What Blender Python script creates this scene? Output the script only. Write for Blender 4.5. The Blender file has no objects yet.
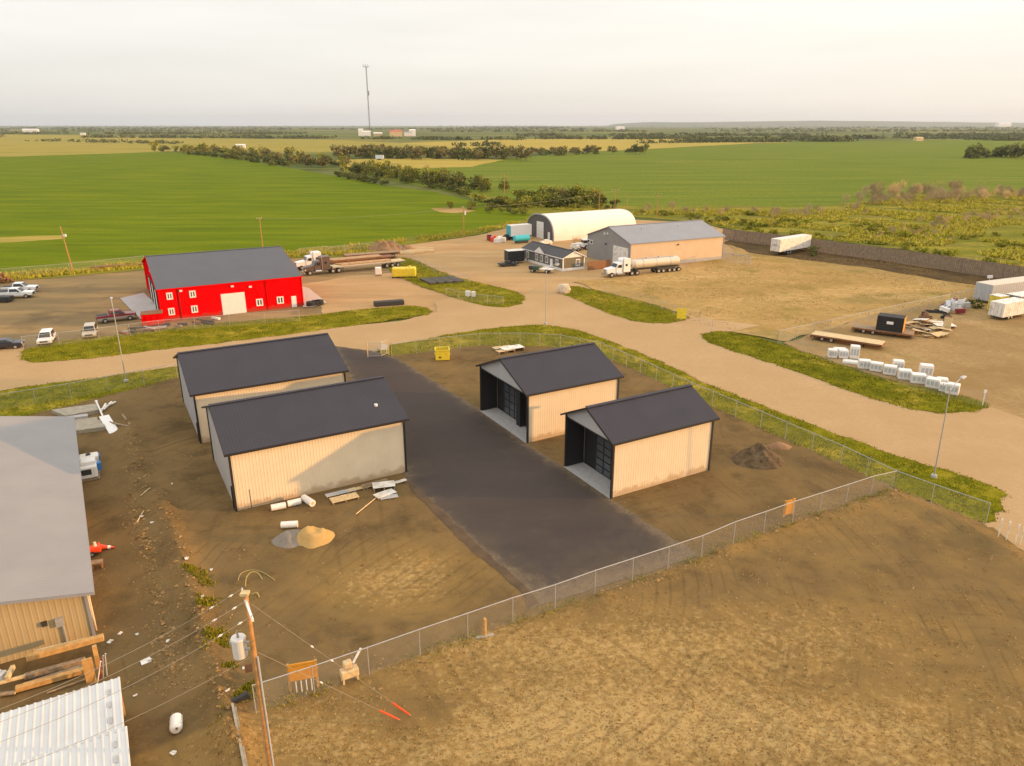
import bpy, bmesh, math, random
from mathutils import Vector, Matrix, noise
random.seed(7)
R = math.radians
scene = bpy.context.scene

# ------------------------------------------------------------------ camera
CAM_H, F_PX = 30.0, 740.0
PITCH = math.atan(258.0 / F_PX)
cam_data = bpy.data.cameras.new('camera')
cam = bpy.data.objects.new('camera', cam_data)
scene.collection.objects.link(cam)
cam.location = (0, 0, CAM_H)
cam.rotation_euler = (R(90) - PITCH, 0, 0)
cam_data.sensor_width = 36.0
cam_data.lens = 36.0 * F_PX / 1024.0
cam_data.clip_start = 0.5
cam_data.clip_end = 80000
scene.camera = cam

# ------------------------------------------------------------------ light
SUN_EL, SUN_AZ = 7.5, -0.9          # azimuth counted from +X towards +Y
sun_d = bpy.data.lights.new('sun', 'SUN')
sun_d.energy = 2.6
sun_d.angle = R(0.8)
sun_d.color = (1.0, 0.52, 0.17)
sun = bpy.data.objects.new('sun', sun_d)
scene.collection.objects.link(sun)
sd = Vector((math.cos(R(SUN_EL)) * math.cos(R(SUN_AZ)), math.cos(R(SUN_EL)) * math.sin(R(SUN_AZ)), math.sin(R(SUN_EL))))
sun.rotation_euler = sd.to_track_quat('Z', 'Y').to_euler()

world = bpy.data.worlds.new('World')
scene.world = world
world.use_nodes = True
wn, wl = world.node_tree.nodes, world.node_tree.links
wn.clear()
w_out = wn.new('ShaderNodeOutputWorld')
w_bg = wn.new('ShaderNodeBackground')
w_bg.inputs['Strength'].default_value = 0.11
w_sky = wn.new('ShaderNodeTexSky')
w_sky.sky_type = 'NISHITA'
w_sky.sun_disc = False
w_sky.sun_elevation = R(SUN_EL)
w_sky.sun_rotation = R(90 - SUN_AZ)
w_sky.altitude = 600
w_sky.air_density = 1.0
w_sky.dust_density = 1.5
# thin high overcast veil mixed over the clear sky
w_tc = wn.new('ShaderNodeTexCoord')
w_sep = wn.new('ShaderNodeSeparateXYZ')
wl.new(w_tc.outputs['Generated'], w_sep.inputs[0])
w_map = wn.new('ShaderNodeMapping')
w_map.inputs['Scale'].default_value = (1.4, 1.4, 13.0)
wl.new(w_tc.outputs['Generated'], w_map.inputs[0])
w_noise = wn.new('ShaderNodeTexNoise')
w_noise.inputs['Scale'].default_value = 1.7
w_noise.inputs['Detail'].default_value = 5
wl.new(w_map.outputs[0], w_noise.inputs['Vector'])
w_vr = wn.new('ShaderNodeValToRGB')          # veil colour: warm towards the sun, neutral away from it
w_vr.color_ramp.elements[0].position = 0.15
w_vr.color_ramp.elements[0].color = (0.985, 0.955, 0.91, 1)
w_vr.color_ramp.elements[1].position = 0.95
w_vr.color_ramp.elements[1].color = (1.20, 1.10, 0.98, 1)
w_mx = wn.new('ShaderNodeMath'); w_mx.operation = 'MULTIPLY_ADD'
w_mx.inputs[1].default_value = 0.5; w_mx.inputs[2].default_value = 0.5
wl.new(w_sep.outputs['X'], w_mx.inputs[0])
wl.new(w_mx.outputs[0], w_vr.inputs[0])
w_er = wn.new('ShaderNodeMapRange')          # an overcast veil is brighter overhead than at the horizon
w_er.inputs['From Min'].default_value = 0.0; w_er.inputs['From Max'].default_value = 0.55
w_er.inputs['To Min'].default_value = 1.06; w_er.inputs['To Max'].default_value = 1.8
wl.new(w_sep.outputs['Z'], w_er.inputs['Value'])
w_nr = wn.new('ShaderNodeMapRange')
w_nr.inputs['From Min'].default_value = 0.3; w_nr.inputs['From Max'].default_value = 0.7
w_nr.inputs['To Min'].default_value = 0.95; w_nr.inputs['To Max'].default_value = 1.08
wl.new(w_noise.outputs['Fac'], w_nr.inputs['Value'])
w_m1 = wn.new('ShaderNodeMath'); w_m1.operation = 'MULTIPLY'
wl.new(w_er.outputs[0], w_m1.inputs[0]); wl.new(w_nr.outputs[0], w_m1.inputs[1])
w_m2 = wn.new('ShaderNodeMath'); w_m2.operation = 'MULTIPLY'; w_m2.inputs[1].default_value = 3.75
wl.new(w_m1.outputs[0], w_m2.inputs[0])
w_vm = wn.new('ShaderNodeVectorMath'); w_vm.operation = 'SCALE'
wl.new(w_vr.outputs[0], w_vm.inputs[0]); wl.new(w_m2.outputs[0], w_vm.inputs['Scale'])
w_mix = wn.new('ShaderNodeMix'); w_mix.data_type = 'RGBA'
w_mix.inputs[0].default_value = 0.88
wl.new(w_sky.outputs[0], w_mix.inputs[6]); wl.new(w_vm.outputs[0], w_mix.inputs[7])
wl.new(w_mix.outputs[2], w_bg.inputs[0])
wl.new(w_bg.outputs[0], w_out.inputs[0])

scene.view_settings.view_transform = 'Standard'
scene.view_settings.look = 'None'
scene.view_settings.exposure = 1.0
scene.view_settings.gamma = 1.0
scene.view_settings.use_curve_mapping = False
scene.render.engine = 'CYCLES'
scene.cycles.use_denoising = True
scene.cycles.max_bounces = 6
scene.cycles.diffuse_bounces = 3
scene.cycles.volume_bounces = 0

# ------------------------------------------------------------------ helpers
def G(u, v, z=0.0):
    """world x, y of the point at height z that a sight line through (u, v) reaches: used to survey the site"""
    x, y = (u - 512) / F_PX, -(v - 383) / F_PX
    dz = y * math.cos(PITCH) - math.sin(PITCH)
    t = (z - CAM_H) / dz
    return Vector((x * t, (y * math.sin(PITCH) + math.cos(PITCH)) * t, z))

def heading(a, b):
    return math.atan2(b[1] - a[1], b[0] - a[0])

def lin(r, g, b, k=1.0):
    o = []
    for c in (r, g, b):
        c /= 255.0
        o.append(k * (c / 12.92 if c < 0.04045 else ((c + 0.055) / 1.055) ** 2.4))
    return tuple(o)

class MB:
    def __init__(s):
        s.v, s.f, s.m = [], [], []
    def poly(s, pts, m=0):
        n = len(s.v)
        s.v += [tuple(p) for p in pts]
        s.f.append(tuple(range(n, n + len(pts)))); s.m.append(m)
    def box(s, c, d, rz=0.0, m=0, ry=0.0, rx=0.0):
        M = Matrix.Rotation(rz, 3, 'Z') @ Matrix.Rotation(ry, 3, 'Y') @ Matrix.Rotation(rx, 3, 'X')
        n = len(s.v); c = Vector(c)
        for sx in (-.5, .5):
            for sy in (-.5, .5):
                for sz in (-.5, .5):
                    s.v.append(tuple(c + M @ Vector((sx * d[0], sy * d[1], sz * d[2]))))
        for q in ((0, 1, 3, 2), (4, 6, 7, 5), (0, 4, 5, 1), (2, 3, 7, 6), (0, 2, 6, 4), (1, 5, 7, 3)):
            s.f.append(tuple(n + i for i in q)); s.m.append(m)
        return s
    def tube(s, p0, p1, r0, r1=None, n=8, caps=True, m=0):
        r1 = r0 if r1 is None else r1
        p0, p1 = Vector(p0), Vector(p1)
        d = (p1 - p0).normalized()
        a = d.orthogonal().normalized(); b = d.cross(a)
        k = len(s.v)
        for p, r in ((p0, r0), (p1, r1)):
            for i in range(n):
                t = 2 * math.pi * i / n
                s.v.append(tuple(p + a * (r * math.cos(t)) + b * (r * math.sin(t))))
        for i in range(n):
            j = (i + 1) % n
            s.f.append((k + i, k + j, k + n + j, k + n + i)); s.m.append(m)
        if caps:
            s.f.append(tuple(k + n - 1 - i for i in range(n))); s.m.append(m)
            s.f.append(tuple(k + n + i for i in range(n))); s.m.append(m)
        return s
    def path(s, pts, r, n=6, m=0):
        for a, b in zip(pts[:-1], pts[1:]):
            s.tube(a, b, r, n=n, caps=True, m=m)
        return s
    def extrude(s, prof, y0, y1, m=0, taper=None):
        """side profile [(x,z)...] counter-clockwise seen from -y, swept from y0 to y1"""
        k = len(s.v); n = len(prof)
        for y in (y0, y1):
            for (x, z) in prof:
                yy = y
                if taper:
                    yy = (y0 + y1) / 2 + (y - (y0 + y1) / 2) * taper(x, z)
                s.v.append((x, yy, z))
        for i in range(n):
            j = (i + 1) % n
            s.f.append((k + i, k + j, k + n + j, k + n + i)); s.m.append(m)
        s.f.append(tuple(k + n - 1 - i for i in range(n))); s.m.append(m)
        s.f.append(tuple(k + n + i for i in range(n))); s.m.append(m)
        return s
    def corr(s, P0, P1, Q0, Q1, pitch=.3, depth=.014, out=None, m=0):
        """ribbed sheet between the edges P0-P1 and Q0-Q1, ribs running from P to Q"""
        P0, P1, Q0, Q1 = map(Vector, (P0, P1, Q0, Q1))
        if out is None:
            out = (P1 - P0).cross(Q0 - P0).normalized()
        out = Vector(out)
        L = (P1 - P0).length
        n = max(2, round(L / pitch))
        st = []
        for i in range(n):
            for a, o in ((0, 0), (.62, 0), (.72, 1), (.9, 1)):
                st.append(((i + a) / n, o))
        st.append((1, 0))
        k = len(s.v)
        for t, o in st:
            s.v.append(tuple(P0.lerp(P1, t) + out * (o * depth)))
            s.v.append(tuple(Q0.lerp(Q1, t) + out * (o * depth)))
        for i in range(len(st) - 1):
            s.f.append((k + 2 * i, k + 2 * i + 2, k + 2 * i + 3, k + 2 * i + 1)); s.m.append(m)
        return s
    def rock(s, c, r, m=0, sq=.7, seg=None):
        k = len(s.v)
        dirs = [(1, 0, 0), (-1, 0, 0), (0, 1, 0), (0, -1, 0), (0, 0, 1), (0, 0, -.3)]
        for d in dirs:
            q = random.uniform(.7, 1.2) * r
            s.v.append((c[0] + d[0] * q + random.uniform(-.2, .2) * r, c[1] + d[1] * q, c[2] + d[2] * q * sq))
        for a, b in ((0, 2), (2, 1), (1, 3), (3, 0)):
            s.f.append((k + a, k + b, k + 4)); s.m.append(m)
            s.f.append((k + b, k + a, k + 5)); s.m.append(m)
    def build(s, name, mat, parent=None, smooth=False, loc=(0, 0, 0), rz=0.0):
        me = bpy.data.meshes.new(name)
        me.from_pydata(s.v, [], s.f)
        for mm in (mat if isinstance(mat, (list, tuple)) else [mat]):
            me.materials.append(mm)
        if any(s.m):
            me.polygons.foreach_set('material_index', s.m)
        if smooth:
            me.polygons.foreach_set('use_smooth', [True] * len(me.polygons))
        me.update()
        o = bpy.data.objects.new(name, me)
        scene.collection.objects.link(o)
        o.location = loc; o.rotation_euler = (0, 0, rz)
        if parent: o.parent = parent
        return o

def bevel(o, w=.03, seg=2):
    md = o.modifiers.new('bevel', 'BEVEL'); md.width = w; md.segments = seg; md.limit_method = 'ANGLE'; md.angle_limit = R(35)
    return o

def tag(o, label=None, cat=None, group=None, kind=None):
    if label: o['label'] = label
    if cat: o['category'] = cat
    if group: o['group'] = group
    if kind: o['kind'] = kind
    return o

def thing(name, label, cat, loc=(0, 0, 0), rz=0.0, group=None):
    o = bpy.data.objects.new(name, None)
    scene.collection.objects.link(o)
    o.empty_display_size = .3
    o.location = loc; o.rotation_euler = (0, 0, rz)
    return tag(o, label, cat, group)

def copy_thing(o, loc=None, rz=None, label=None, parent=None):
    c = o.copy(); scene.collection.objects.link(c)
    if parent is not None: c.parent = parent
    if loc is not None: c.location = loc
    if rz is not None: c.rotation_euler = (c.rotation_euler[0], c.rotation_euler[1], rz)
    if label: c['label'] = label
    for ch in o.children:
        copy_thing(ch, parent=c)
    return c

# ------------------------------------------------------------------ materials
def new_mat(name):
    m = bpy.data.materials.new(name); m.use_nodes = True
    nt = m.node_tree
    return m, nt, nt.nodes['Principled BSDF']

def mat(name, col, rough=.6, metal=0.0, var=.12, scale=3.0, bump=0.0, bscale=20.0, dirt=None, spec=.5):
    m, nt, b = new_mat(name)
    b.inputs['Roughness'].default_value = rough
    b.inputs['Metallic'].default_value = metal
    b.inputs['Specular IOR Level'].default_value = spec
    tc = nt.nodes.new('ShaderNodeTexCoord')
    no = nt.nodes.new('ShaderNodeTexNoise'); no.inputs['Scale'].default_value = scale; no.inputs['Detail'].default_value = 6
    nt.links.new(tc.outputs['Object'], no.inputs['Vector'])
    rp = nt.nodes.new('ShaderNodeValToRGB')
    lo = [max(0, c * (1 - var)) for c in col]; hi = [min(1, c * (1 + var)) for c in col]
    if dirt: lo = list(dirt)
    rp.color_ramp.elements[0].position = .3; rp.color_ramp.elements[0].color = (*lo, 1)
    rp.color_ramp.elements[1].position = .7 if not dirt else .52; rp.color_ramp.elements[1].color = (*hi, 1)
    nt.links.new(no.outputs['Fac'], rp.inputs[0])
    nt.links.new(rp.outputs[0], b.inputs['Base Color'])
    if bump:
        n2 = nt.nodes.new('ShaderNodeTexNoise'); n2.inputs['Scale'].default_value = bscale; n2.inputs['Detail'].default_value = 5
        nt.links.new(tc.outputs['Object'], n2.inputs['Vector'])
        bp = nt.nodes.new('ShaderNodeBump'); bp.inputs['Strength'].default_value = bump; bp.inputs['Distance'].default_value = .05
        nt.links.new(n2.outputs['Fac'], bp.inputs['Height']); nt.links.new(bp.outputs[0], b.inputs['Normal'])
    return m

def glass(name, col=(.02, .025, .03)):
    m, nt, b = new_mat(name)
    b.inputs['Base Color'].default_value = (*col, 1); b.inputs['Roughness'].default_value = .08
    return m

def ground_mat(name, layers, bump=.25, bscale=3.0, rough=.95, bdist=.05, attr=None, stretch=None, rz=0.0, spec=.04, tracks=()):
    """layers: (colour, noise scale, threshold, softness, stretch) each laid over the ones before it; the first is the base colour"""
    m, nt, b = new_mat(name)
    L = nt.links.new
    b.inputs['Roughness'].default_value = rough
    b.inputs['Specular IOR Level'].default_value = spec
    tc = nt.nodes.new('ShaderNodeTexCoord')
    cur = None
    for i, ly in enumerate(layers):
        col = ly if i == 0 else ly[0]
        if i == 0:
            rgb = nt.nodes.new('ShaderNodeRGB'); rgb.outputs[0].default_value = (*col, 1); cur = rgb.outputs[0]; continue
        sc, th, sf = ly[1], ly[2], ly[3]
        st = ly[4] if len(ly) > 4 else (1, 1, 1)
        mp = nt.nodes.new('ShaderNodeMapping'); mp.inputs['Scale'].default_value = st; mp.inputs['Rotation'].default_value = (0, 0, rz)
        mp.inputs['Location'].default_value = (i * 13.7, i * 5.1, 0)
        L(tc.outputs['Object'], mp.inputs[0])
        no = nt.nodes.new('ShaderNodeTexNoise'); no.inputs['Scale'].default_value = sc; no.inputs['Detail'].default_value = 7; no.inputs['Roughness'].default_value = .62
        L(mp.outputs[0], no.inputs['Vector'])
        fac = no.outputs['Fac']
        if attr and len(ly) > 5 and ly[5]:
            at = nt.nodes.new('ShaderNodeAttribute'); at.attribute_name = ly[5]
            ad = nt.nodes.new('ShaderNodeMath'); ad.operation = 'MULTIPLY_ADD'; ad.inputs[1].default_value = .9
            L(at.outputs['Fac'], ad.inputs[0]); L(fac, ad.inputs[2]); fac = ad.outputs[0]
        mr = nt.nodes.new('ShaderNodeMapRange'); mr.inputs['From Min'].default_value = th - sf; mr.inputs['From Max'].default_value = th + sf
        L(fac, mr.inputs['Value'])
        mx = nt.nodes.new('ShaderNodeMix'); mx.data_type = 'RGBA'
        L(mr.outputs[0], mx.inputs[0]); L(cur, mx.inputs[6]); mx.inputs[7].default_value = (*col, 1)
        cur = mx.outputs[2]
    for (cx, cy, wsc, dist, col, nsc, th) in tracks:
        mp = nt.nodes.new('ShaderNodeMapping'); mp.inputs['Location'].default_value = (-cx, -cy, 0)
        L(tc.outputs['Object'], mp.inputs[0])
        sp = nt.nodes.new('ShaderNodeSeparateXYZ'); L(mp.outputs[0], sp.inputs[0])
        cb = nt.nodes.new('ShaderNodeCombineXYZ'); L(sp.outputs['X'], cb.inputs[0]); L(sp.outputs['Y'], cb.inputs[1])
        wv = nt.nodes.new('ShaderNodeTexWave'); wv.wave_type = 'RINGS'; wv.rings_direction = 'SPHERICAL'; wv.inputs['Scale'].default_value = wsc; wv.inputs['Distortion'].default_value = dist
        wv.inputs['Detail'].default_value = 2; wv.inputs['Detail Scale'].default_value = .35
        L(cb.outputs[0], wv.inputs['Vector'])
        r1 = nt.nodes.new('ShaderNodeMapRange'); r1.inputs['From Min'].default_value = .86; r1.inputs['From Max'].default_value = .98; L(wv.outputs['Fac'], r1.inputs['Value'])
        no = nt.nodes.new('ShaderNodeTexNoise'); no.inputs['Scale'].default_value = nsc; no.inputs['Detail'].default_value = 4; L(cb.outputs[0], no.inputs['Vector'])
        r2 = nt.nodes.new('ShaderNodeMapRange'); r2.inputs['From Min'].default_value = th - .05; r2.inputs['From Max'].default_value = th + .10; L(no.outputs['Fac'], r2.inputs['Value'])
        mm = nt.nodes.new('ShaderNodeMath'); mm.operation = 'MULTIPLY'; L(r1.outputs[0], mm.inputs[0]); L(r2.outputs[0], mm.inputs[1])
        m2 = nt.nodes.new('ShaderNodeMath'); m2.operation = 'MULTIPLY'; m2.inputs[1].default_value = .30; L(mm.outputs[0], m2.inputs[0])
        mx = nt.nodes.new('ShaderNodeMix'); mx.data_type = 'RGBA'
        L(m2.outputs[0], mx.inputs[0]); L(cur, mx.inputs[6]); mx.inputs[7].default_value = (*col, 1)
        cur = mx.outputs[2]
    L(cur, b.inputs['Base Color'])
    if bump:
        n2 = nt.nodes.new('ShaderNodeTexNoise'); n2.inputs['Scale'].default_value = bscale; n2.inputs['Detail'].default_value = 8; n2.inputs['Roughness'].default_value = .65
        L(tc.outputs['Object'], n2.inputs['Vector'])
        bp = nt.nodes.new('ShaderNodeBump'); bp.inputs['Strength'].default_value = bump; bp.inputs['Distance'].default_value = bdist
        L(n2.outputs['Fac'], bp.inputs['Height']); L(bp.outputs[0], b.inputs['Normal'])
    return m

def leaf_mat(name, cols, rough=.8, trans=.0):
    m, nt, b = new_mat(name)
    b.inputs['Roughness'].default_value = rough; b.inputs['Specular IOR Level'].default_value = .2
    ge = nt.nodes.new('ShaderNodeNewGeometry')
    rp = nt.nodes.new('ShaderNodeValToRGB')
    while len(rp.color_ramp.elements) < len(cols): rp.color_ramp.elements.new(.5)
    for i, c in enumerate(cols):
        rp.color_ramp.elements[i].position = i / (len(cols) - 1); rp.color_ramp.elements[i].color = (*c, 1)
    nt.links.new(ge.outputs['Random Per Island'], rp.inputs[0])
    oi = nt.nodes.new('ShaderNodeObjectInfo')
    hs = nt.nodes.new('ShaderNodeHueSaturation')
    mr = nt.nodes.new('ShaderNodeMapRange'); mr.inputs['To Min'].default_value = .8; mr.inputs['To Max'].default_value = 1.25
    nt.links.new(oi.outputs['Random'], mr.inputs['Value']); nt.links.new(mr.outputs[0], hs.inputs['Value'])
    nt.links.new(rp.outputs[0], hs.inputs['Color'])
    nt.links.new(hs.outputs[0], b.inputs['Base Color'])
    return m

M = {}
M['tan_siding'] = mat('tan_siding', (.72, .605, .435), .55, var=.05, scale=.6)
def splash(m, col=(.36, .22, .10), h=.75):
    nt = m.node_tree; b = nt.nodes['Principled BSDF']; L = nt.links.new
    src = b.inputs['Base Color'].links[0].from_socket
    tc = nt.nodes.new('ShaderNodeTexCoord'); sp = nt.nodes.new('ShaderNodeSeparateXYZ'); L(tc.outputs['Object'], sp.inputs[0])
    no = nt.nodes.new('ShaderNodeTexNoise'); no.inputs['Scale'].default_value = 1.3; no.inputs['Detail'].default_value = 7; L(tc.outputs['Object'], no.inputs['Vector'])
    ma = nt.nodes.new('ShaderNodeMath'); ma.operation = 'MULTIPLY_ADD'; ma.inputs[1].default_value = -1.6; L(no.outputs['Fac'], ma.inputs[0]); L(sp.outputs['Z'], ma.inputs[2])
    mr = nt.nodes.new('ShaderNodeMapRange'); mr.inputs['From Min'].default_value = h - .85; mr.inputs['From Max'].default_value = h - 1.35; mr.inputs['To Max'].default_value = .6; L(ma.outputs[0], mr.inputs['Value'])
    mx = nt.nodes.new('ShaderNodeMix'); mx.data_type = 'RGBA'; L(mr.outputs[0], mx.inputs[0]); L(src, mx.inputs[6]); mx.inputs[7].default_value = (*col, 1)
    L(mx.outputs[2], b.inputs['Base Color'])
splash(M['tan_siding'])
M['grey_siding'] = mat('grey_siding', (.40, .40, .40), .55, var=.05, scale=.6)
M['arch_end'] = mat('arch_end', (.085, .08, .078), .6, var=.08, scale=.6)
M['dark_grey_siding'] = mat('dark_grey_siding', (.16, .17, .19), .55, var=.06, scale=.6)
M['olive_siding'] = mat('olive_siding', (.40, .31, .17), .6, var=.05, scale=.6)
M['red_siding'] = mat('red_siding', (.70, .002, .003), .7, var=.06, scale=.5, spec=0.0)
splash(M['red_siding'], (.25, .08, .05))
M['roof_dark'] = mat('roof_dark', (.044, .043, .056), .6, var=.07, scale=.35, spec=.2)
M['roof_blue'] = mat('roof_blue', (.085, .09, .105), .55, var=.06, scale=.3, spec=.3)
M['roof_grey'] = mat('roof_grey', (.25, .255, .28), .5, var=.05, scale=.3)
M['roof_pale'] = mat('roof_pale', (.27, .262, .262), .6, var=.05, scale=.4, spec=.2)
M['trim_black'] = mat('trim_black', (.022, .018, .017), .5, var=.1)
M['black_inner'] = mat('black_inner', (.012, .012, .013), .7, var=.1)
M['concrete'] = mat('concrete', (.40, .39, .38), .85, var=.12, scale=2.5, bump=.15)
M['concrete_old'] = mat('concrete_old', (.33, .29, .22), .9, var=.2, scale=2.5, bump=.2)
M['white_paint'] = mat('white_paint', (.75, .74, .72), .45, var=.06)
M['white_dirty'] = mat('white_dirty', (.70, .67, .62), .6, var=.1, scale=1.5, dirt=(.5, .44, .36))
M['white_fabric'] = mat('white_fabric', (.78, .72, .65), .7, var=.05, scale=.3)
M['galv'] = mat('galv', (.42, .42, .42), .5, metal=.35, var=.1)
M['galv_wire'] = mat('galv_wire', (.52, .51, .48), .5, metal=.2, var=.1)
M['wood_new'] = mat('wood_new', (.50, .29, .10), .75, var=.22, scale=4)
M['wood_pole'] = mat('wood_pole', (.43, .22, .075), .85, var=.25, scale=5, bump=.3)
M['wood_old'] = mat('wood_old', (.28, .20, .12), .9, var=.3, scale=5, bump=.3)
M['wood_pale'] = mat('wood_pale', (.60, .45, .24), .8, var=.2, scale=4)
M['wood_grey'] = mat('wood_grey', (.23, .17, .12), .9, var=.25, scale=2)
M['orange_board'] = mat('orange_board', (.58, .26, .02), .7, var=.15)
M['tyre'] = mat('tyre', (.02, .02, .02), .85, var=.1)
M['rim'] = mat('rim', (.5, .5, .5), .35, metal=.6, var=.1)
M['chrome'] = mat('chrome', (.62, .62, .62), .2, metal=.9, var=.05)
M['chassis'] = mat('chassis', (.03, .03, .03), .7, var=.2)
M['car_white'] = mat('car_white', (.78, .78, .77), .3, var=.03)
M['car_silver'] = mat('car_silver', (.38, .36, .33), .3, metal=.3, var=.03)
M['car_beige'] = mat('car_beige', (.50, .44, .35), .3, metal=.1, var=.03)
M['car_maroon'] = mat('car_maroon', (.20, .02, .025), .3, var=.05)
M['car_dark'] = mat('car_dark', (.03, .03, .045), .3, var=.05)
M['glass'] = glass('dark_glass')
M['pane'] = glass('door_pane', (.075, .085, .095))
M['yellow'] = mat('yellow_paint', (.72, .56, .03), .5, var=.1, scale=2)
M['blue'] = mat('blue_paint', (.03, .16, .42), .5, var=.1)
M['teal'] = mat('teal_paint', (.03, .42, .52), .5, var=.1)
M['orange_red'] = mat('orange_red', (.72, .07, .02), .5, var=.12)
M['rust'] = mat('rust', (.22, .10, .045), .85, var=.35, scale=2)
M['pipe_steel'] = mat('pipe_steel', (.38, .26, .15), .6, metal=.2, var=.25, scale=2)
M['lamp_glass'] = mat('lamp_glass', (.7, .68, .62), .3, var=.05)
M['trailer_grey'] = mat('trailer_grey', (.42, .44, .46), .5, var=.08)
M['mat_dark'] = mat('mat_dark', (.07, .065, .055), .9, var=.3, scale=1.2)
M['plastic_white'] = mat('plastic_white', (.74, .72, .68), .5, var=.06)
M['cable'] = mat('cable', (.30, .26, .21), .6, var=.1)
M['transformer'] = mat('transformer', (.58, .56, .54), .45, var=.06)
M['sand'] = ground_mat('sand', [(.42, .27, .10), ((.50, .33, .13), 3, .5, .2)], .4, 12)
M['sand_grey'] = ground_mat('sand_grey', [(.20, .17, .14), ((.27, .23, .19), 3, .5, .2)], .4, 12)
M['soil'] = ground_mat('soil', [(.095, .066, .036), ((.17, .12, .07), 1.2, .46, .15), ((.07, .05, .03), 2.5, .58, .1)], .8, 5, bdist=.15)
M['clay'] = ground_mat('clay', [(.22, .12, .06), ((.34, .21, .12), .6, .5, .2)], .5, 3)

# ------------------------------------------------------------------ ground
from mathutils.geometry import tessellate_polygon

def soften(pts, it=1):
    for _ in range(it):
        o = []
        for i in range(len(pts)):
            a, b = pts[i], pts[(i + 1) % len(pts)]
            o += [a.lerp(b, .25), a.lerp(b, .75)]
        pts = o
    return pts

def outline(px, seg=1.5, jit=.25, jscale=.5, soft=0, world=False):
    pts = [Vector((p[0], p[1], 0)) if world else G(p[0], p[1]) for p in px]
    if soft: pts = soften(pts, soft)
    out = []
    for i in range(len(pts)):
        a, b = pts[i], pts[(i + 1) % len(pts)]
        n = max(1, min(250, int((b - a).length / seg)))
        for k in range(n):
            p = a.lerp(b, k / n)
            if jit:
                q = p * jscale
                p = p + Vector((noise.noise(q) * jit, noise.noise(q + Vector((31, 7, 3))) * jit, 0)) + Vector((noise.noise(q * 4), noise.noise(q * 4 + Vector((3, 7, 9))), 0)) * jit * .35
            out.append(p)
    return out

def sheet(name, pts, m, z, kind='structure'):
    tri = tessellate_polygon([pts])
    me = bpy.data.meshes.new(name)
    me.from_pydata([(p.x, p.y, z) for p in pts], [], [tuple(t) for t in tri])
    bm = bmesh.new(); bm.from_mesh(me)
    for f in bm.faces:
        if f.normal.z < 0: f.normal_flip()
    bm.to_mesh(me); bm.free()
    me.materials.append(m)
    o = bpy.data.objects.new(name, me); scene.collection.objects.link(o)
    return tag(o, kind=kind)

def inside(x, y, poly):
    c = False; j = len(poly) - 1
    for i in range(len(poly)):
        a, b = poly[i], poly[j]
        if (a[1] > y) != (b[1] > y) and x < (b[0] - a[0]) * (y - a[1]) / (b[1] - a[1]) + a[0]: c = not c
        j = i
    return c

def dist_seg(x, y, a, b):
    dx, dy = b[0] - a[0], b[1] - a[1]
    t = max(0, min(1, ((x - a[0]) * dx + (y - a[1]) * dy) / (dx * dx + dy * dy + 1e-9)))
    return math.hypot(x - a[0] - t * dx, y - a[1] - t * dy)

def dist_poly(x, y, poly):
    return min(dist_seg(x, y, poly[i], poly[i - 1]) for i in range(len(poly)))

K = .80   # reflectance of a surface against the tone it shows in soft daylight
m_far = ground_mat('far_land', [lin(118, 122, 66, K), (lin(92, 105, 50, K), .0018, .5, .06, (1, 3.2, 1)), (lin(165, 146, 72, K), .0012, .58, .03, (1, 3.4, 1)),
                                (lin(74, 84, 44, K), .0031, .60, .04, (1, 4, 1)), (lin(104, 128, 48, K), .0009, .62, .03, (1, 3, 1))], bump=0)
me = bpy.data.meshes.new('ground')
bm = bmesh.new()
bmesh.ops.create_grid(bm, x_segments=40, y_segments=40, size=30000)
bm.to_mesh(me); bm.free()
me.materials.append(m_far)
ground = bpy.data.objects.new('ground', me); scene.collection.objects.link(ground); ground.location.z = -.02
tag(ground, kind='structure')

m_crop = ground_mat('green_crop', [lin(106, 124, 0, K), (lin(126, 138, 4, K), .02, .5, .10, (1, 5, 1)), (lin(138, 144, 24, K), .03, .58, .07, (.35, 7, 1)), (lin(84, 104, 2, K), .045, .58, .12, (.6, 3, 1)),
                                   (lin(166, 152, 62, K), .03, .68, .05, (.8, 6, 1)), (lin(98, 116, 2, K), 1.2, .55, .2)], bump=.15, bscale=2.0)
m_crop2 = ground_mat('pasture', [lin(122, 132, 34, K), (lin(140, 144, 44, K), .012, .5, .12, (.5, 5, 1)), (lin(104, 120, 26, K), .02, .56, .10, (.5, 5, 1)), (lin(184, 164, 92, K), .016, .64, .05, (.4, 6, 1)),
                                 (lin(90, 116, 40, K), .5, .55, .2)], bump=.1, bscale=1.0)
m_stubble = ground_mat('stubble', [lin(176, 158, 70, K), (lin(150, 142, 66, K), .008, .5, .12, (.5, 5, 1)), (lin(126, 130, 56, K), .006, .60, .1, (.5, 6, 1)), (lin(196, 170, 96, K), .02, .62, .1, (.5, 5, 1))], bump=0)
m_canola = ground_mat('canola', [lin(192, 168, 78, K), (lin(172, 156, 78, K), .01, .52, .1, (.5, 5, 1))], bump=0)
m_scrub = ground_mat('rough_meadow', [lin(140, 136, 36, K), (lin(116, 120, 40, K), .06, .5, .15), (lin(176, 160, 62, K), .045, .56, .1, (.6, 2, 1)), (lin(146, 122, 80, K), .05, .60, .08, (.5, 2, 1)),
                                      (lin(112, 114, 40, K), .5, .58, .2)], bump=.5, bscale=.8, bdist=.3)
m_gravel = ground_mat('yard_gravel', [lin(202, 166, 118, K), (lin(180, 146, 102, K), .07, .54, .14, (.6, 1.6, 1)), (lin(214, 180, 134, K), .11, .60, .12, (.5, 1.5, 1)), (lin(136, 116, 88, K), .05, .66, .1, (.5, 1.6, 1)),
                                      (lin(178, 144, 100, K), 2.5, .58, .2)], bump=.2, bscale=3)
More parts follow.
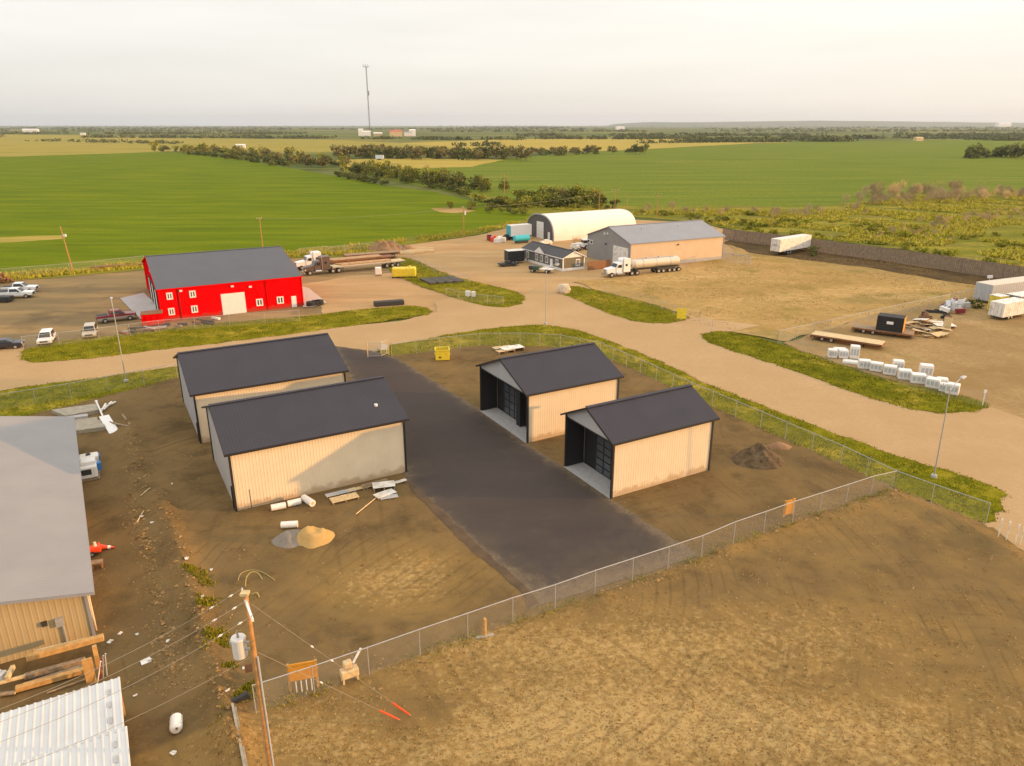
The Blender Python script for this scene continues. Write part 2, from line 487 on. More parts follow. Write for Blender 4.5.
m_redyard = ground_mat('oily_gravel', [lin(158, 134, 94, K), (lin(134, 116, 86, K), .06, .5, .14, (.5, 1.6, 1)), (lin(186, 152, 102, K), .08, .58, .12, (.5, 2, 1)), (lin(112, 96, 72, K), .1, .64, .1)], bump=.2, bscale=3)
m_road = ground_mat('road_chipseal', [lin(198, 166, 122, K), (lin(188, 156, 112, K), .06, .5, .16, (.4, 1, 1)), (lin(206, 174, 132, K), .1, .6, .16), (lin(186, 154, 112, K), 3.0, .6, .2)], bump=.05, bscale=8)
m_drylot = ground_mat('dry_pasture', [lin(196, 160, 102, K), (lin(172, 144, 82, K), .07, .5, .12), (lin(212, 176, 116, K), .05, .56, .1, (.6, 1.8, 1)), (lin(142, 130, 64, K), .11, .62, .08), (lin(160, 130, 78, K), .9, .58, .2)], bump=.35, bscale=1.6, bdist=.12)
m_eyard = ground_mat('east_yard', [lin(178, 148, 102, K), (lin(156, 130, 84, K), .06, .52, .14), (lin(196, 166, 116, K), .09, .6, .12), (lin(136, 122, 66, K), .12, .66, .08), (lin(152, 124, 84, K), 2.0, .57, .2)], bump=.25, bscale=2.5)
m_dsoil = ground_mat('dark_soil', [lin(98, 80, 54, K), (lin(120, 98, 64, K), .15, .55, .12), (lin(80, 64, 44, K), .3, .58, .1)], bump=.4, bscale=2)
m_verge = ground_mat('verge', [lin(118, 116, 16, K), (lin(146, 138, 28, K), .25, .52, .12), (lin(190, 166, 60, K), .13, .60, .08), (lin(90, 94, 10, K), .6, .56, .12)], bump=.5, bscale=4, bdist=.12)
m_asphalt = ground_mat('asphalt', [(.062, .049, .043), ((.074, .059, .051), .10, .5, .2, (.3, 1, 1)), ((.054, .043, .040), .2, .6, .16, (.3, 1.4, 1)), ((.105, .080, .056), .45, .86, .22, (1, 1, 1), 'dry'), ((.19, .14, .085), .9, 1.06, .18, (1, 1, 1), 'dry'), ((.075, .060, .052), 7.0, .6, .2)], bump=.18, bscale=22, bdist=.02, attr=True, rz=R(-29.4), spec=.15)
m_asph_edge = ground_mat('dusty_asphalt', [lin(118, 98, 76, K), (lin(92, 78, 66, K), .8, .5, .2)], bump=.2, bscale=6)

# fields, farthest first; each sheet a few centimetres above the one below
def px(name, pts, m, z, **kw):
    return sheet(name, outline(pts, **kw), m, z)

px('stubble_field', [(-500, 134), (0, 134), (160, 137), (330, 140), (430, 144), (520, 148), (450, 153), (335, 152), (180, 151), (60, 156), (-500, 161)], m_stubble, .00, seg=40, jit=8, jscale=.01)
px('stubble_field', [(400, 143), (512, 139), (640, 138), (720, 138), (767, 142.5), (690, 147), (600, 151), (480, 150)], m_canola, .03, seg=40, jit=8, jscale=.01)
px('pasture', [(340, 170), (440, 164), (560, 154), (700, 146), (800, 142), (1024, 139), (1700, 139), (1700, 200), (1024, 196), (900, 200), (820, 212), (700, 214), (560, 212), (470, 196)], m_crop2, .04, seg=10, jit=3, jscale=.03)
px('canola_field', [(335, 160), (420, 158), (505, 160), (470, 167), (400, 169), (345, 170)], m_canola, .07, seg=10, jit=4, jscale=.03)
px('crop_field', [(-500, 160), (0, 157), (160, 152), (190, 153), (250, 161), (330, 175), (385, 186), (430, 191), (468, 200), (500, 208), (545, 214), (532, 219), (470, 231), (400, 239), (300, 251), (150, 262), (0, 275), (-500, 312)], m_crop, .06, seg=4, jit=1.0, jscale=.08)
px('bare_patch', [(-60, 240), (0, 237.5), (40, 236), (66, 235.5), (64, 239), (20, 242), (-60, 246)], m_stubble, .075, seg=2, jit=.8, jscale=.3)
px('bare_patch', [(430, 208.5), (448, 207.5), (466, 208.5), (478, 211), (460, 213.5), (440, 212.5)], m_drylot, .075, seg=2, jit=1.2, jscale=.2)
px('rough_meadow', [(455, 192), (520, 200), (640, 207), (720, 206), (820, 208), (900, 194), (1024, 190), (1700, 192), (1700, 330), (1024, 272), (900, 249), (735, 230), (690, 222), (600, 214), (545, 216), (500, 210)], m_scrub, .09, seg=3, jit=1.5, jscale=.1)
px('field_margin', [(-400, 306), (0, 274), (150, 261), (300, 250), (400, 238.5), (470, 230.5), (530, 218.5), (548, 217), (535, 222), (470, 236), (400, 246), (390, 256), (300, 258), (146, 270), (0, 283), (-400, 318)], m_scrub, .10, seg=2, jit=.8, jscale=.2)
px('yard_ground', [(385, 253), (398, 246), (475, 236), (535, 221), (560, 216), (700, 223), (736, 232), (740, 250), (800, 254), (830, 262), (720, 282), (560, 300), (440, 300), (420, 275)], m_gravel, .02, seg=2, jit=.8, jscale=.2)
px('dry_pasture', [(575, 282), (640, 276), (735, 256), (725, 234), (800, 244), (900, 262), (1024, 287), (1024, 296), (975, 298), (870, 318), (785, 342), (705, 328), (620, 300)], m_drylot, .125, seg=2, jit=1.2, jscale=.15)
px('yard_ground', [(-500, 350), (-200, 312), (0, 281), (145, 268), (300, 257), (385, 252), (425, 272), (470, 300), (436, 316), (300, 325), (160, 345), (0, 362), (-300, 400)], m_redyard, .04, seg=2, jit=.8, jscale=.2)
px('yard_ground', [(785, 344), (870, 316), (978, 297), (1024, 294), (1500, 310), (1700, 480), (1024, 432), (975, 412), (900, 388), (826, 366)], m_eyard, .135, seg=2, jit=.8, jscale=.2)
px('yard_ground', [(304, 292), (300, 285), (345, 277), (400, 272), (440, 282), (470, 302), (450, 318), (390, 318), (330, 318), (318, 306)], m_gravel, .055, seg=2, jit=1.2, jscale=.2)
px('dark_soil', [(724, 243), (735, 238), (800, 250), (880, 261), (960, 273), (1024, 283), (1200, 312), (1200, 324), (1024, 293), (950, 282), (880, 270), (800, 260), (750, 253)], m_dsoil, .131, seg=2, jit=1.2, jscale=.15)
road_px = [(-600, 425), (-150, 361), (0, 343), (24, 345), (26, 360), (160, 345), (300, 331), (400, 322), (437, 313), (434, 303), (452, 298), (478, 305), (505, 308), (520, 298), (545, 286), (556, 290), (600, 298), (690, 318), (760, 326),
           (705, 338), (800, 362), (900, 384), (990, 408), (1040, 425), (1300, 500), (1700, 640), (1700, 900), (1150, 622), (1024, 553), (985, 532), (975, 516), (900, 480), (820, 447), (720, 402), (640, 362), (570, 334), (500, 334), (430, 345), (372, 353), (336, 356), (175, 376), (0, 402), (-150, 428), (-600, 505)]
px('road', road_px, m_road, .15, seg=1.5, jit=.35, jscale=.25)

VERGES = {
    'north_west': [(21, 364), (24, 350), (60, 342), (110, 337), (160, 331), (205, 325.5), (255, 321), (300, 318), (345, 312), (385, 308), (423, 306), (436, 314), (400, 320), (300, 334), (160, 351), (60, 363)],
    'island': [(392, 262), (408, 257), (447, 276), (500, 288), (522, 294), (526, 303), (505, 309), (478, 306), (448, 296), (412, 284), (385, 268)],
    'north': [(555, 291), (572, 286), (600, 292), (650, 304), (692, 318), (680, 323), (645, 325), (610, 315), (580, 302)],
    'east': [(696, 337), (722, 331), (765, 340), (830, 362), (900, 384), (960, 396), (994, 407), (975, 413), (925, 415), (860, 396), (790, 370), (725, 350)],
    'south_left': [(-260, 452), (-100, 407), (0, 391), (100, 379), (176, 367.5), (190, 366), (190, 381), (120, 394), (72, 408), (0, 426), (-100, 444), (-260, 490)],
    'south': [(374, 350), (440, 337), (500, 328), (548, 325), (590, 334), (650, 358), (720, 391), (820, 429), (900, 459), (965, 477), (1004, 492), (1001, 508), (985, 526), (955, 514), (893, 490), (840, 466), (760, 430), (690, 399), (640, 374), (600, 357), (560, 349), (480, 347), (440, 352), (390, 358)],
}
verge_pts = {}
for i, (k, pts) in enumerate(VERGES.items()):
    vp = outline(pts, seg=.5, jit=.55, jscale=.45, soft=1)
    verge_pts[k] = vp
    sheet('verge', vp, m_verge, .17 + .001 * i)

lane_px = [(333, 347), (372, 352), (398, 360), (440, 386), (485, 415), (525, 445), (566, 470), (612, 502), (655, 530), (700, 558), (640, 577), (530, 611), (526, 597), (404, 484), (404, 470), (370, 420)]
lane_w = [G(*p) for p in lane_px]

def rect(A, L, W, ang, grow=0.0):
    u = Vector((math.cos(ang), math.sin(ang), 0)); v = Vector((-u.y, u.x, 0))
    A = Vector((A[0], A[1], 0)) - (u + v) * grow
    L += 2 * grow; W += 2 * grow
    return [A, A + u * L, A + u * L + v * W, A + v * W]

ANG = R(29.4)
SHEDS = {'RF': (G(611, 500), 10.95, 7.0), 'RB': (G(527.5, 444.5), 10.9, 10.0), 'LF': (G(237, 513), 14.75, 11.4), 'LB': (G(201.5, 445), 14.9, 13.4)}
shed_rects = [rect(a, l, w, ANG) for a, l, w in SHEDS.values()]
FENCE_LINE = [G(200, 736), G(893, 493)]

def side_of_fence(x, y):
    a, b = FENCE_LINE
    return (b.x - a.x) * (y - a.y) - (b.y - a.y) * (x - a.x)      # > 0 inside the compound

bare_poly = [G(*p) for p in [(-300, 490), (-100, 443), (0, 424), (72, 406), (176, 379), (190, 376), (340, 350), (392, 357), (440, 351), (480, 346), (560, 348), (600, 356), (640, 373), (690, 398), (760, 429), (840, 465), (893, 489), (955, 513), (985, 526), (1024, 553), (1150, 622)]] + [Vector((95, 14, 0)), Vector((-90, 14, 0))]
BERMS = [([G(160, 500), G(188, 590), G(215, 680), G(240, 770)], .75, .85), ([G(128, 425), G(138, 470), G(136, 520), G(150, 560)], .45, .9), ([G(150, 560), G(165, 640), G(178, 690)], .25, .7),
         ([G(893, 500), G(800, 525), G(700, 563), G(600, 600)], .28, .7), ([G(893, 500), G(960, 525), G(1010, 556)], .30, .9),
         ([G(600, 600), G(500, 638), G(400, 672)], .12, .8)]

def hgt(x, y):
    p = Vector((x, y, 0))
    n = noise.noise(p * .14) * .5 + noise.noise(p * .45 + Vector((5, 9, 1))) * .35 + noise.noise(p * 1.3) * .16
    outside = side_of_fence(x, y) < 0
    z = .10 + n * (.16 if outside else .10)
    for line, a, w in BERMS:
        d = min(dist_seg(x, y, line[i], line[i + 1]) for i in range(len(line) - 1))
        if d < 3 * w: z += a * math.exp(-(d / w) ** 2) * (1 + .5 * noise.noise(p * .9) + .5 * noise.noise(p * 2.1))
    if outside:   # old wheel ruts sweeping round the lot
        c = math.hypot(x - 24, y - 22)
        z += .022 * math.sin(c * 2.6 + 2 * noise.noise(p * .2)) * max(0, min(1, (x - 5) / 12))
    else:
        c = math.hypot(x + 9, y - 47)
        z += .02 * math.sin(c * 3.1 + 3 * noise.noise(p * .25)) * math.exp(-(c / 9) ** 2)
    f = 1.0
    if inside(x, y, lane_w): f = 0.0
    else:
        f = min(1, dist_poly(x, y, lane_w) / 1.6)
        for r in shed_rects:
            if inside(x, y, r): f = 0.0
            else: f = min(f, .1 + dist_poly(x, y, r) / 1.5)
        f = min(f, .05 + dist_poly(x, y, bare_poly) / 2.0) if y > 26 else f
    return .175 + max(-.1, z) * f

DRY_AND_SHADE = [(650, 725, 220, 55, .34), (900, 745, 150, 45, .18), (470, 745, 150, 35, .2), (560, 650, 160, 22, .2), (780, 640, 140, 30, .12), (930, 565, 110, 38, -.16), (720, 585, 160, 14, -.16), (1000, 640, 70, 50, -.12),
       (415, 722, 50, 24, -.30), (850, 692, 60, 26, -.12), (960, 725, 40, 18, -.08), (300, 740, 60, 30, .1),
       (385, 590, 90, 36, .46), (430, 560, 50, 28, .2), (260, 555, 60, 26, .02), (160, 430, 60, 40, -.12), (128, 540, 14, 60, -.3), (165, 660, 14, 60, -.3), (440, 380, 50, 18, .1), (760, 490, 60, 20, .1), (120, 600, 14, 40, .12), (205, 620, 12, 70, .22)]  # the two tall narrow negative blobs paint the ditch's shadow side dark

def project(x, y, z=0):
    z -= CAM_H
    dep = y * math.cos(PITCH) - z * math.sin(PITCH); up = y * math.sin(PITCH) + z * math.cos(PITCH)
    return 512 + F_PX * x / dep, 383 - F_PX * up / dep

def dry_and_shade(x, y):
    u, v = project(x, y)
    d = .17 if side_of_fence(x, y) < 0 else -.12
    for bu, bv, ru, rv, a in DRY_AND_SHADE:
        d += a * math.exp(-((u - bu) / ru) ** 2 - ((v - bv) / rv) ** 2)
    return d

m_bare = ground_mat('bare_soil', [lin(118, 98, 66, K), (lin(136, 112, 75, K), .16, .5, .14), (lin(98, 81, 56, K), .3, .60, .10), (lin(146, 119, 72, K), .22, .66, .26, (1, 1, 1), 'dry'), (lin(162, 130, 77, K), .5, .76, .26, (1, 1, 1), 'dry'),
                                  (lin(196, 164, 108, K), 2.6, .88, .14, (1, 1, 1), 'dry'), (lin(140, 110, 64, K), 5.0, .63, .08), (lin(106, 86, 54, K), 1.8, .68, .08)], bump=.55, bscale=7.0, bdist=.07, attr=True,
                    tracks=((27, 20, .24, 3.5, lin(96, 76, 48, K), .07, .57), (48, 66, .17, 2.4, lin(98, 78, 50, K), .08, .56), (-7, 46, .34, 1.8, lin(88, 70, 46, K), .16, .54)))
STEP = .42
nx0, nx1, ny0, ny1 = -92, 78, 15, 108
bm = bmesh.new()
lay = bm.verts.layers.float.new('dry')  # dry cover, lowered where the ditch shade is painted in
grid = {}
def gv(i, j):
    k = (i, j)
    if k not in grid:
        x, y = nx0 + i * STEP, ny0 + j * STEP
        vt = bm.verts.new((x, y, hgt(x, y))); vt[lay] = dry_and_shade(x, y)
        grid[k] = vt
    return grid[k]
for i in range(int((nx1 - nx0) / STEP)):
    for j in range(int((ny1 - ny0) / STEP)):
        x, y = nx0 + (i + .5) * STEP, ny0 + (j + .5) * STEP
        u, v = project(x, y)
        if u < -160 or u > 1190: continue
        if inside(x, y, bare_poly):
            bm.faces.new((gv(i, j), gv(i + 1, j), gv(i + 1, j + 1), gv(i, j + 1)))
me = bpy.data.meshes.new('dirt_ground'); bm.to_mesh(me); bm.free()
me.materials.append(m_bare)
me.polygons.foreach_set('use_smooth', [True] * len(me.polygons))
bare = bpy.data.objects.new('dirt_ground', me); scene.collection.objects.link(bare)
tag(bare, kind='structure')

lane_o = sheet('lane', outline(lane_px, seg=.5, jit=.22, jscale=.9), m_asphalt, .205)
bm = bmesh.new(); bm.from_mesh(lane_o.data)
for ax, lo_, hi_ in ((0, -26, 22), (1, 40, 106)):
    t = lo_
    while t < hi_:
        co = (t, 0, 0) if ax == 0 else (0, t, 0); no = (1, 0, 0) if ax == 0 else (0, 1, 0)
        bmesh.ops.bisect_plane(bm, geom=bm.verts[:] + bm.edges[:] + bm.faces[:], plane_co=co, plane_no=no)
        t += 1.1
lay = bm.verts.layers.float.new('dry')
for v in bm.verts:
    x, y = v.co.x, v.co.y
    d = dist_poly(x, y, lane_w)
    e = .55 * math.exp(-d / .7) + .22 * math.exp(-d / 2.5)
    e += .30 * math.exp(-max(0, dist_seg(x, y, G(526, 600), G(700, 560)) - .5) / 3.5)
    e += .12 * math.exp(-(y - 40) / 18)
    v[lay] = e
bm.to_mesh(lane_o.data); bm.free()
LANE_Z = .205
# strips of washed-out dust on the pavement edge
sheet('lane_edge', outline([(404, 483), (410, 482), (470, 540), (534, 596), (540, 606), (526, 611), (524, 597), (460, 543)], seg=.5, jit=.25, jscale=.9), m_asph_edge, .211)

def ground_z(x, y):
    if inside(x, y, lane_w): return LANE_Z
    if inside(x, y, bare_poly): return hgt(x, y)
    return .15

def at(u, v):
    p = G(u, v); p.z = ground_z(p.x, p.y); return p

def at2(u, v):
    """like at(), allowing for the ground's own height there"""
    p = at(u, v); q = G(u, v, p.z); q.z = ground_z(q.x, q.y); return q

# ------------------------------------------------------------------ small ground cover
def tuft_field(name, pts_fn, n, m, h=(.2, .5), w=.05, blades=3, lean=.35):
    mb = MB(); k = 0; tries = 0
    while k < n and tries < n * 30:
        tries += 1
        r = pts_fn()
        if r is None: continue
        x, y, z, s = r
        k += 1
        for b in range(blades):
            a = random.uniform(0, 6.283); hh = random.uniform(*h) * s; ww = w * random.uniform(.7, 1.5) * s
            dx, dy = math.cos(a), math.sin(a)
            lx, ly = random.gauss(0, lean) * hh, random.gauss(0, lean) * hh
            mb.poly([(x - dx * ww, y - dy * ww, z - .02), (x + dx * ww, y + dy * ww, z - .02), (x + lx, y + ly, z + hh)])
    o = mb.build(name, m)
    return tag(o, kind='stuff')

m_grass = leaf_mat('grass_blades', [lin(88, 94, 8, .9), lin(124, 126, 16, .9), lin(152, 148, 28, .9), lin(204, 180, 68, .9)], .9)
m_edge = leaf_mat('edge_blades', [lin(110, 108, 26, .9), lin(150, 140, 40, .9), lin(190, 170, 66, .9)], .9)
m_straw = leaf_mat('straw', [lin(140, 110, 60, .95), lin(180, 144, 84, .95), lin(206, 172, 108, .95)], .9)
m_clod = leaf_mat('clods', [lin(124, 98, 60, .9), lin(160, 128, 80, .9), lin(186, 154, 108, .9)], .95)
m_meadow = leaf_mat('meadow_growth', [lin(128, 128, 30, .9), lin(160, 156, 38, .9), lin(192, 178, 62, .9), lin(164, 140, 88, .9)], .9)

for k, vp in verge_pts.items():
    xs = [p.x for p in vp]; ys = [p.y for p in vp]
    area = 0.5 * abs(sum(vp[i - 1].x * vp[i].y - vp[i].x * vp[i - 1].y for i in range(len(vp))))
    bb = (min(xs), max(xs), min(ys), max(ys))
    def fn(vp=vp, bb=bb):
        x, y = random.uniform(*bb[:2]), random.uniform(*bb[2:])
        if not inside(x, y, vp): return None
        q = Vector((x, y, 0))
        s = .65 + .5 * (noise.noise(q * .35) + .3) + .3 * noise.noise(q * 1.5)
        if s < .3: return None
        return x, y, .17, s
    tuft_field('grass', fn, int(min(20000, area * (18 if k in ('south', 'east', 'north') else 11))), m_grass, (.07, .22), .05)
    def efn(vp=vp):
        p = random.choice(vp); x, y = p.x + random.gauss(0, .16), p.y + random.gauss(0, .16)
        return (x, y, .165, random.uniform(.5, 1.0)) if not inside(x, y, lane_w) else None
    tuft_field('edge_grass', efn, len(vp) * 8, m_edge, (.04, .14), .05)

def dry_fn():
    u, v = random.uniform(200, 1060), random.uniform(480, 775)
    p = G(u, v)
    if not inside(p.x, p.y, bare_poly) or side_of_fence(p.x, p.y) > -.4: return None
    d = dry_and_shade(p.x, p.y) + .45 * noise.noise(p * .55) + .3 * noise.noise(p * 1.7)
    if d < .22: return None
    return p.x, p.y, hgt(p.x, p.y), random.uniform(.5, 1.1)
tuft_field('dry_grass', dry_fn, 15000, m_straw, (.03, .09), .03, 3, .9)

def fence_weeds():
    t = random.random(); a, b = FENCE_LINE
    p = a.lerp(b, t) + Vector((random.gauss(0, .35), random.gauss(0, .35), 0))
    if noise.noise(p * .5) < 0 : return None
    return p.x, p.y, hgt(p.x, p.y), random.uniform(.4, .9)
tuft_field('fence_weeds', fence_weeds, 1100, m_grass, (.1, .35), .03)

def berm_weeds():
    line = [G(186, 565), G(200, 620), G(222, 680), G(236, 700)]
    i = random.randrange(3)
    p = line[i].lerp(line[i + 1], random.random()) + Vector((random.gauss(.5, .45), random.gauss(0, .4), 0))
    if noise.noise(p * .6) < .02: return None
    return p.x, p.y, hgt(p.x, p.y), random.uniform(.5, 1.1)
tuft_field('berm_weeds', berm_weeds, 1500, m_grass, (.1, .3), .04)

def in_poly_fn(poly, z, thr, sc, smin=.6, smax=1.2):
    xs = [p[0] for p in poly]; ys = [p[1] for p in poly]
    def fn():
        x, y = random.uniform(min(xs), max(xs)), random.uniform(min(ys), max(ys))
        if not inside(x, y, poly) or noise.noise(Vector((x, y, 0)) * sc) < thr: return None
        return x, y, z, random.uniform(smin, smax)
    return fn
mead = [G(*p) for p in [(500, 206), (640, 212), (720, 210), (820, 212), (900, 197), (1060, 192), (1060, 276), (1024, 271), (900, 248), (735, 229), (690, 221), (600, 213)]]
tuft_field('meadow_growth', in_poly_fn(mead, .09, -.12, .06), 26000, m_meadow, (.3, .8), .28, 3, .6)
marg = [G(*p) for p in [(-30, 277), (0, 275), (150, 262), (300, 251), (400, 239.5), (470, 231), (530, 219), (535, 221), (470, 235), (400, 245), (390, 254), (300, 257), (146, 268), (0, 282), (-30, 284)]]
tuft_field('meadow_growth', in_poly_fn(marg, .10, -.25, .12), 7000, m_meadow, (.3, .8), .14, 3, .4)
dl = [G(*p) for p in [(590, 285), (640, 278), (735, 257), (800, 248), (900, 264), (1010, 288), (975, 297), (870, 317), (785, 340), (705, 326), (620, 298)]]
tuft_field('dry_grass', in_poly_fn(dl, .125, -.05, .12), 7000, m_straw, (.05, .12), .07, 3, .8)

def scatter_clods(name, fn, n, rr):
    mb = MB(); k = 0
    for _ in range(n * 20):
        if k >= n: break
        r = fn()
        if r is None: continue
        x, y, z, s = r; k += 1
        mb.rock((x, y, z), random.uniform(*rr) * s * random.choice((.6, .8, 1, 1.6)))
    return tag(mb.build(name, m_clod), kind='stuff')
def clod_fn():
    u, v = random.uniform(100, 1040), random.uniform(420, 775)
    p = G(u, v)
    if not inside(p.x, p.y, bare_poly) or inside(p.x, p.y, lane_w) or any(inside(p.x, p.y, r) for r in shed_rects): return None
    out = side_of_fence(p.x, p.y) < 0
    nb = noise.noise(p * .35) + .6 * noise.noise(p * 1.1)
    near_berm = min(min(dist_seg(p.x, p.y, l[i], l[i + 1]) for i in range(len(l) - 1)) for l, a, w in BERMS)
    if nb < (.1 if out else .38) and near_berm > 1.1: return None
    if near_berm > 1.1 and random.random() < .45: return None
    return p.x, p.y, hgt(p.x, p.y), 1.0
scatter_clods('clods', clod_fn, 6500, (.025, .065))
def rubble_fn():
    l, a, w = random.choice(BERMS[:4]); i = random.randrange(len(l) - 1)
    p = l[i].lerp(l[i + 1], random.random()) + Vector((random.gauss(0, .5), random.gauss(0, .5), 0))
    return (p.x, p.y, hgt(p.x, p.y), random.uniform(.7, 2.0)) if inside(p.x, p.y, bare_poly) else None
scatter_clods('rubble', rubble_fn, 2200, (.03, .08))

# ------------------------------------------------------------------ buildings
def ray(u, v):
    x, y = (u - 512) / F_PX, -(v - 383) / F_PX
    return Vector((x, y * math.sin(PITCH) + math.cos(PITCH), y * math.cos(PITCH) - math.sin(PITCH)))

def on_wall(A, ang, u, v, base=0.0):
    """distance along and height up the vertical wall through A with heading ang that the survey ray meets"""
    n = Vector((-math.sin(ang), math.cos(ang), 0)); d = ray(u, v); C0 = Vector((0, 0, CAM_H))
    t = (Vector((A[0], A[1], 0)) - C0).dot(n) / d.dot(n)
    p = C0 + d * t
    return (p.x - A[0]) * math.cos(ang) + (p.y - A[1]) * math.sin(ang), p.z - base

def gable_building(root, L, W, eave, ridge, siding, gable_mat, roof_mat, trim, over=.35, near=None, open_front=0.0, pitch=.26, far_gable=None):
    """local frame: long axis x, ridge along x at y = W/2; walls 'wall' (near y=0, far y=W, gables x=0 and x=L)"""
    near = near or siding
    b0 = -.35
    w = MB().corr((0, 0, b0), (L, 0, b0), (0, 0, eave), (L, 0, eave), pitch, out=(0, -1, 0)); w.build('wall', near, root)
    w = MB().corr((0, W, b0), (L, W, b0), (0, W, eave), (L, W, eave), pitch, out=(0, 1, 0)); w.build('wall', siding, root)
    gx = [(L, 1)] if open_front else [(0, -1), (L, 1)]
    for x, s in gx:
        w = MB()
        w.corr((x, 0, b0), (x, W / 2, b0), (x, 0, eave), (x, W / 2, ridge), pitch, out=(s, 0, 0))
        w.corr((x, W / 2, b0), (x, W, b0), (x, W / 2, ridge), (x, W, eave), pitch, out=(s, 0, 0))
        w.build('wall', gable_mat if s < 0 else (far_gable or gable_mat), root)
    k = (ridge - eave) / (W / 2)
    r = MB()
    for sg in (-1, 1):
        ye = W / 2 + sg * (W / 2 + over)
        ze = eave - k * over + .10
        P0, P1 = ((-over, ye, ze), (L + over, ye, ze)) if sg < 0 else ((L + over, ye, ze), (-over, ye, ze))
        Q0, Q1 = ((-over, W / 2, ridge + .10), (L + over, W / 2, ridge + .10)) if sg < 0 else ((L + over, W / 2, ridge + .10), (-over, W / 2, ridge + .10))
        r.corr(P0, P1, Q0, Q1, pitch, .009)
    ro = r.build('roof', roof_mat, root)
    t = MB()
    for sg in (-1, 1):                      # roof deck under the sheets with its dark eave and barge boards
        ye = W / 2 + sg * (W / 2 + over); ze = eave - k * over + .082 - .035 * k
        for a, b, c, d in ((ye, ze, W / 2, ridge + .085),):
            x0, x1 = -over - .03, L + over + .03
            ye2 = a + sg * .03
            t.poly([(x0, ye2, b), (x1, ye2, b), (x1, c, d), (x0, c, d)])
            t.poly([(x0, ye2, b - .17), (x0, c, d - .17), (x1, c, d - .17), (x1, ye2, b - .17)])
            t.poly([(x0, ye2, b - .17), (x1, ye2, b - .17), (x1, ye2, b), (x0, ye2, b)])
            t.poly([(x0, ye2, b - .17), (x0, ye2, b), (x0, c, d), (x0, c, d - .17)])
            t.poly([(x1, ye2, b - .17), (x1, c, d - .17), (x1, c, d), (x1, ye2, b)])
    t.build('fascia', trim, ro)
    c = MB(); c.box((L / 2, W / 2, ridge + .125), (L + 2 * over, .42, .035)); c.build('ridge_cap', roof_mat, ro)
    for x in (0, L):
        for y in (0, W):
            MB().box((x + (-.02 if x == 0 else .02), y + (-.02 if y == 0 else .02), (eave + b0) / 2 - .04), (.17, .17, eave - b0 - .12)).build('corner_trim', trim, root)
    return ro

def glazed_door(root, x, y0, y1, h, rows, cols, fm, pm, name='overhead_door', mull=.09):
    """overhead door in a plane x = const facing -x, from y0 to y1"""
    m = MB()
    W = y1 - y0
    for i in range(cols + 1):
        m.box((x, y0 + W * i / cols, h / 2 + .02), (.09, mull, h))
    for j in range(rows + 1):
        m.box((x - .004, (y0 + y1) / 2, .03 + (h - .03) * j / rows), (.08, W, mull))
    d = m.build(name, fm, root)
    p = MB(); p.box((x + .02, (y0 + y1) / 2, h / 2 + .02), (.02, W, h - .02))
    p.build('panes', pm, d)
    return d

def storage_shed(key, label, doors, ridge):
    A, L, W = SHEDS[key]
    z0 = .20
    root = thing('storage_shed', label, 'shed', (A.x, A.y, z0), ANG, 'new tan storage sheds in the compound')
    if doors is None:
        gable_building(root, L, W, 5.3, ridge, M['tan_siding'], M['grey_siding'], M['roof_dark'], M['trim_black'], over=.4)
        MB().box((-.09, .55, 1.0), (.12, .16, 2.0)).build('downpipe', M['trim_black'], root)
        return root
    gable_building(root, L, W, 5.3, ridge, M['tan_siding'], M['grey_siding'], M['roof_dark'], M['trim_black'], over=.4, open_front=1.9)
    PD = 1.9
    g = MB(); g.poly([(0, 0, 5.0), (0, 0, 5.3), (0, W / 2, ridge), (0, W, 5.3), (0, W, 5.0)][::-1]); g.poly([(.06, 0, 5.0), (.06, W, 5.0), (.06, W, 5.3), (.06, W / 2, ridge), (.06, 0, 5.3)][::-1])
    g.build('gable_panel', M['grey_siding'], root)
    MB().box((.03, W / 2, 4.96), (.10, W - .16, .12)).build('lintel', M['trim_black'], root)
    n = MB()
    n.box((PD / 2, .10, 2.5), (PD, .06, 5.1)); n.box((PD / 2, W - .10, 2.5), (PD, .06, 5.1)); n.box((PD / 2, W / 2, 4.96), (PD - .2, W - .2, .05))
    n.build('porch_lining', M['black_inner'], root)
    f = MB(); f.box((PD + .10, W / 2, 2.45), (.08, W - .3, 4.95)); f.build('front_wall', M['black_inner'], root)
    MB().box((PD / 2 - .1, W / 2, -.06), (PD + .2, W - .02, .22)).build('porch_slab', M['concrete'], root)
    for (y0, y1, rows, cols) in doors:
        glazed_door(root, PD + .02, y0, y1, 4.2, rows, cols, M['trim_black'], M['pane'])
    if len(doors) == 2:
        ym = (doors[0][1] + doors[1][0]) / 2
        MB().box((PD - .25, ym, 2.4), (.7, .8, 4.8)).build('post', M['black_inner'], root)
    return root

storage_shed('LB', 'closed tan storage shed with charcoal roof, the one nearer the gravel road', None, 7.5)
s = storage_shed('LF', 'closed tan storage shed with charcoal roof beside the sand heap, small white roof vent', None, 7.3)
vx, vz = on_wall(SHEDS['LF'][0], ANG, 394, 406)
MB().tube((13.0, 2.0, 5.85), (13.0, 2.0, 6.25), .16, n=10).build('roof_vent', M['white_paint'], s)
storage_shed('RB', 'open-fronted tan storage shed with two glazed doors, standing nearer the yellow bin', [(.35, 3.4, 5, 3), (4.9, 8.3, 5, 3)], 7.35)
storage_shed('RF', 'open-fronted tan storage shed with one glazed door, standing nearer the orange board', [(.4, 5.0, 6, 4)], 7.0)

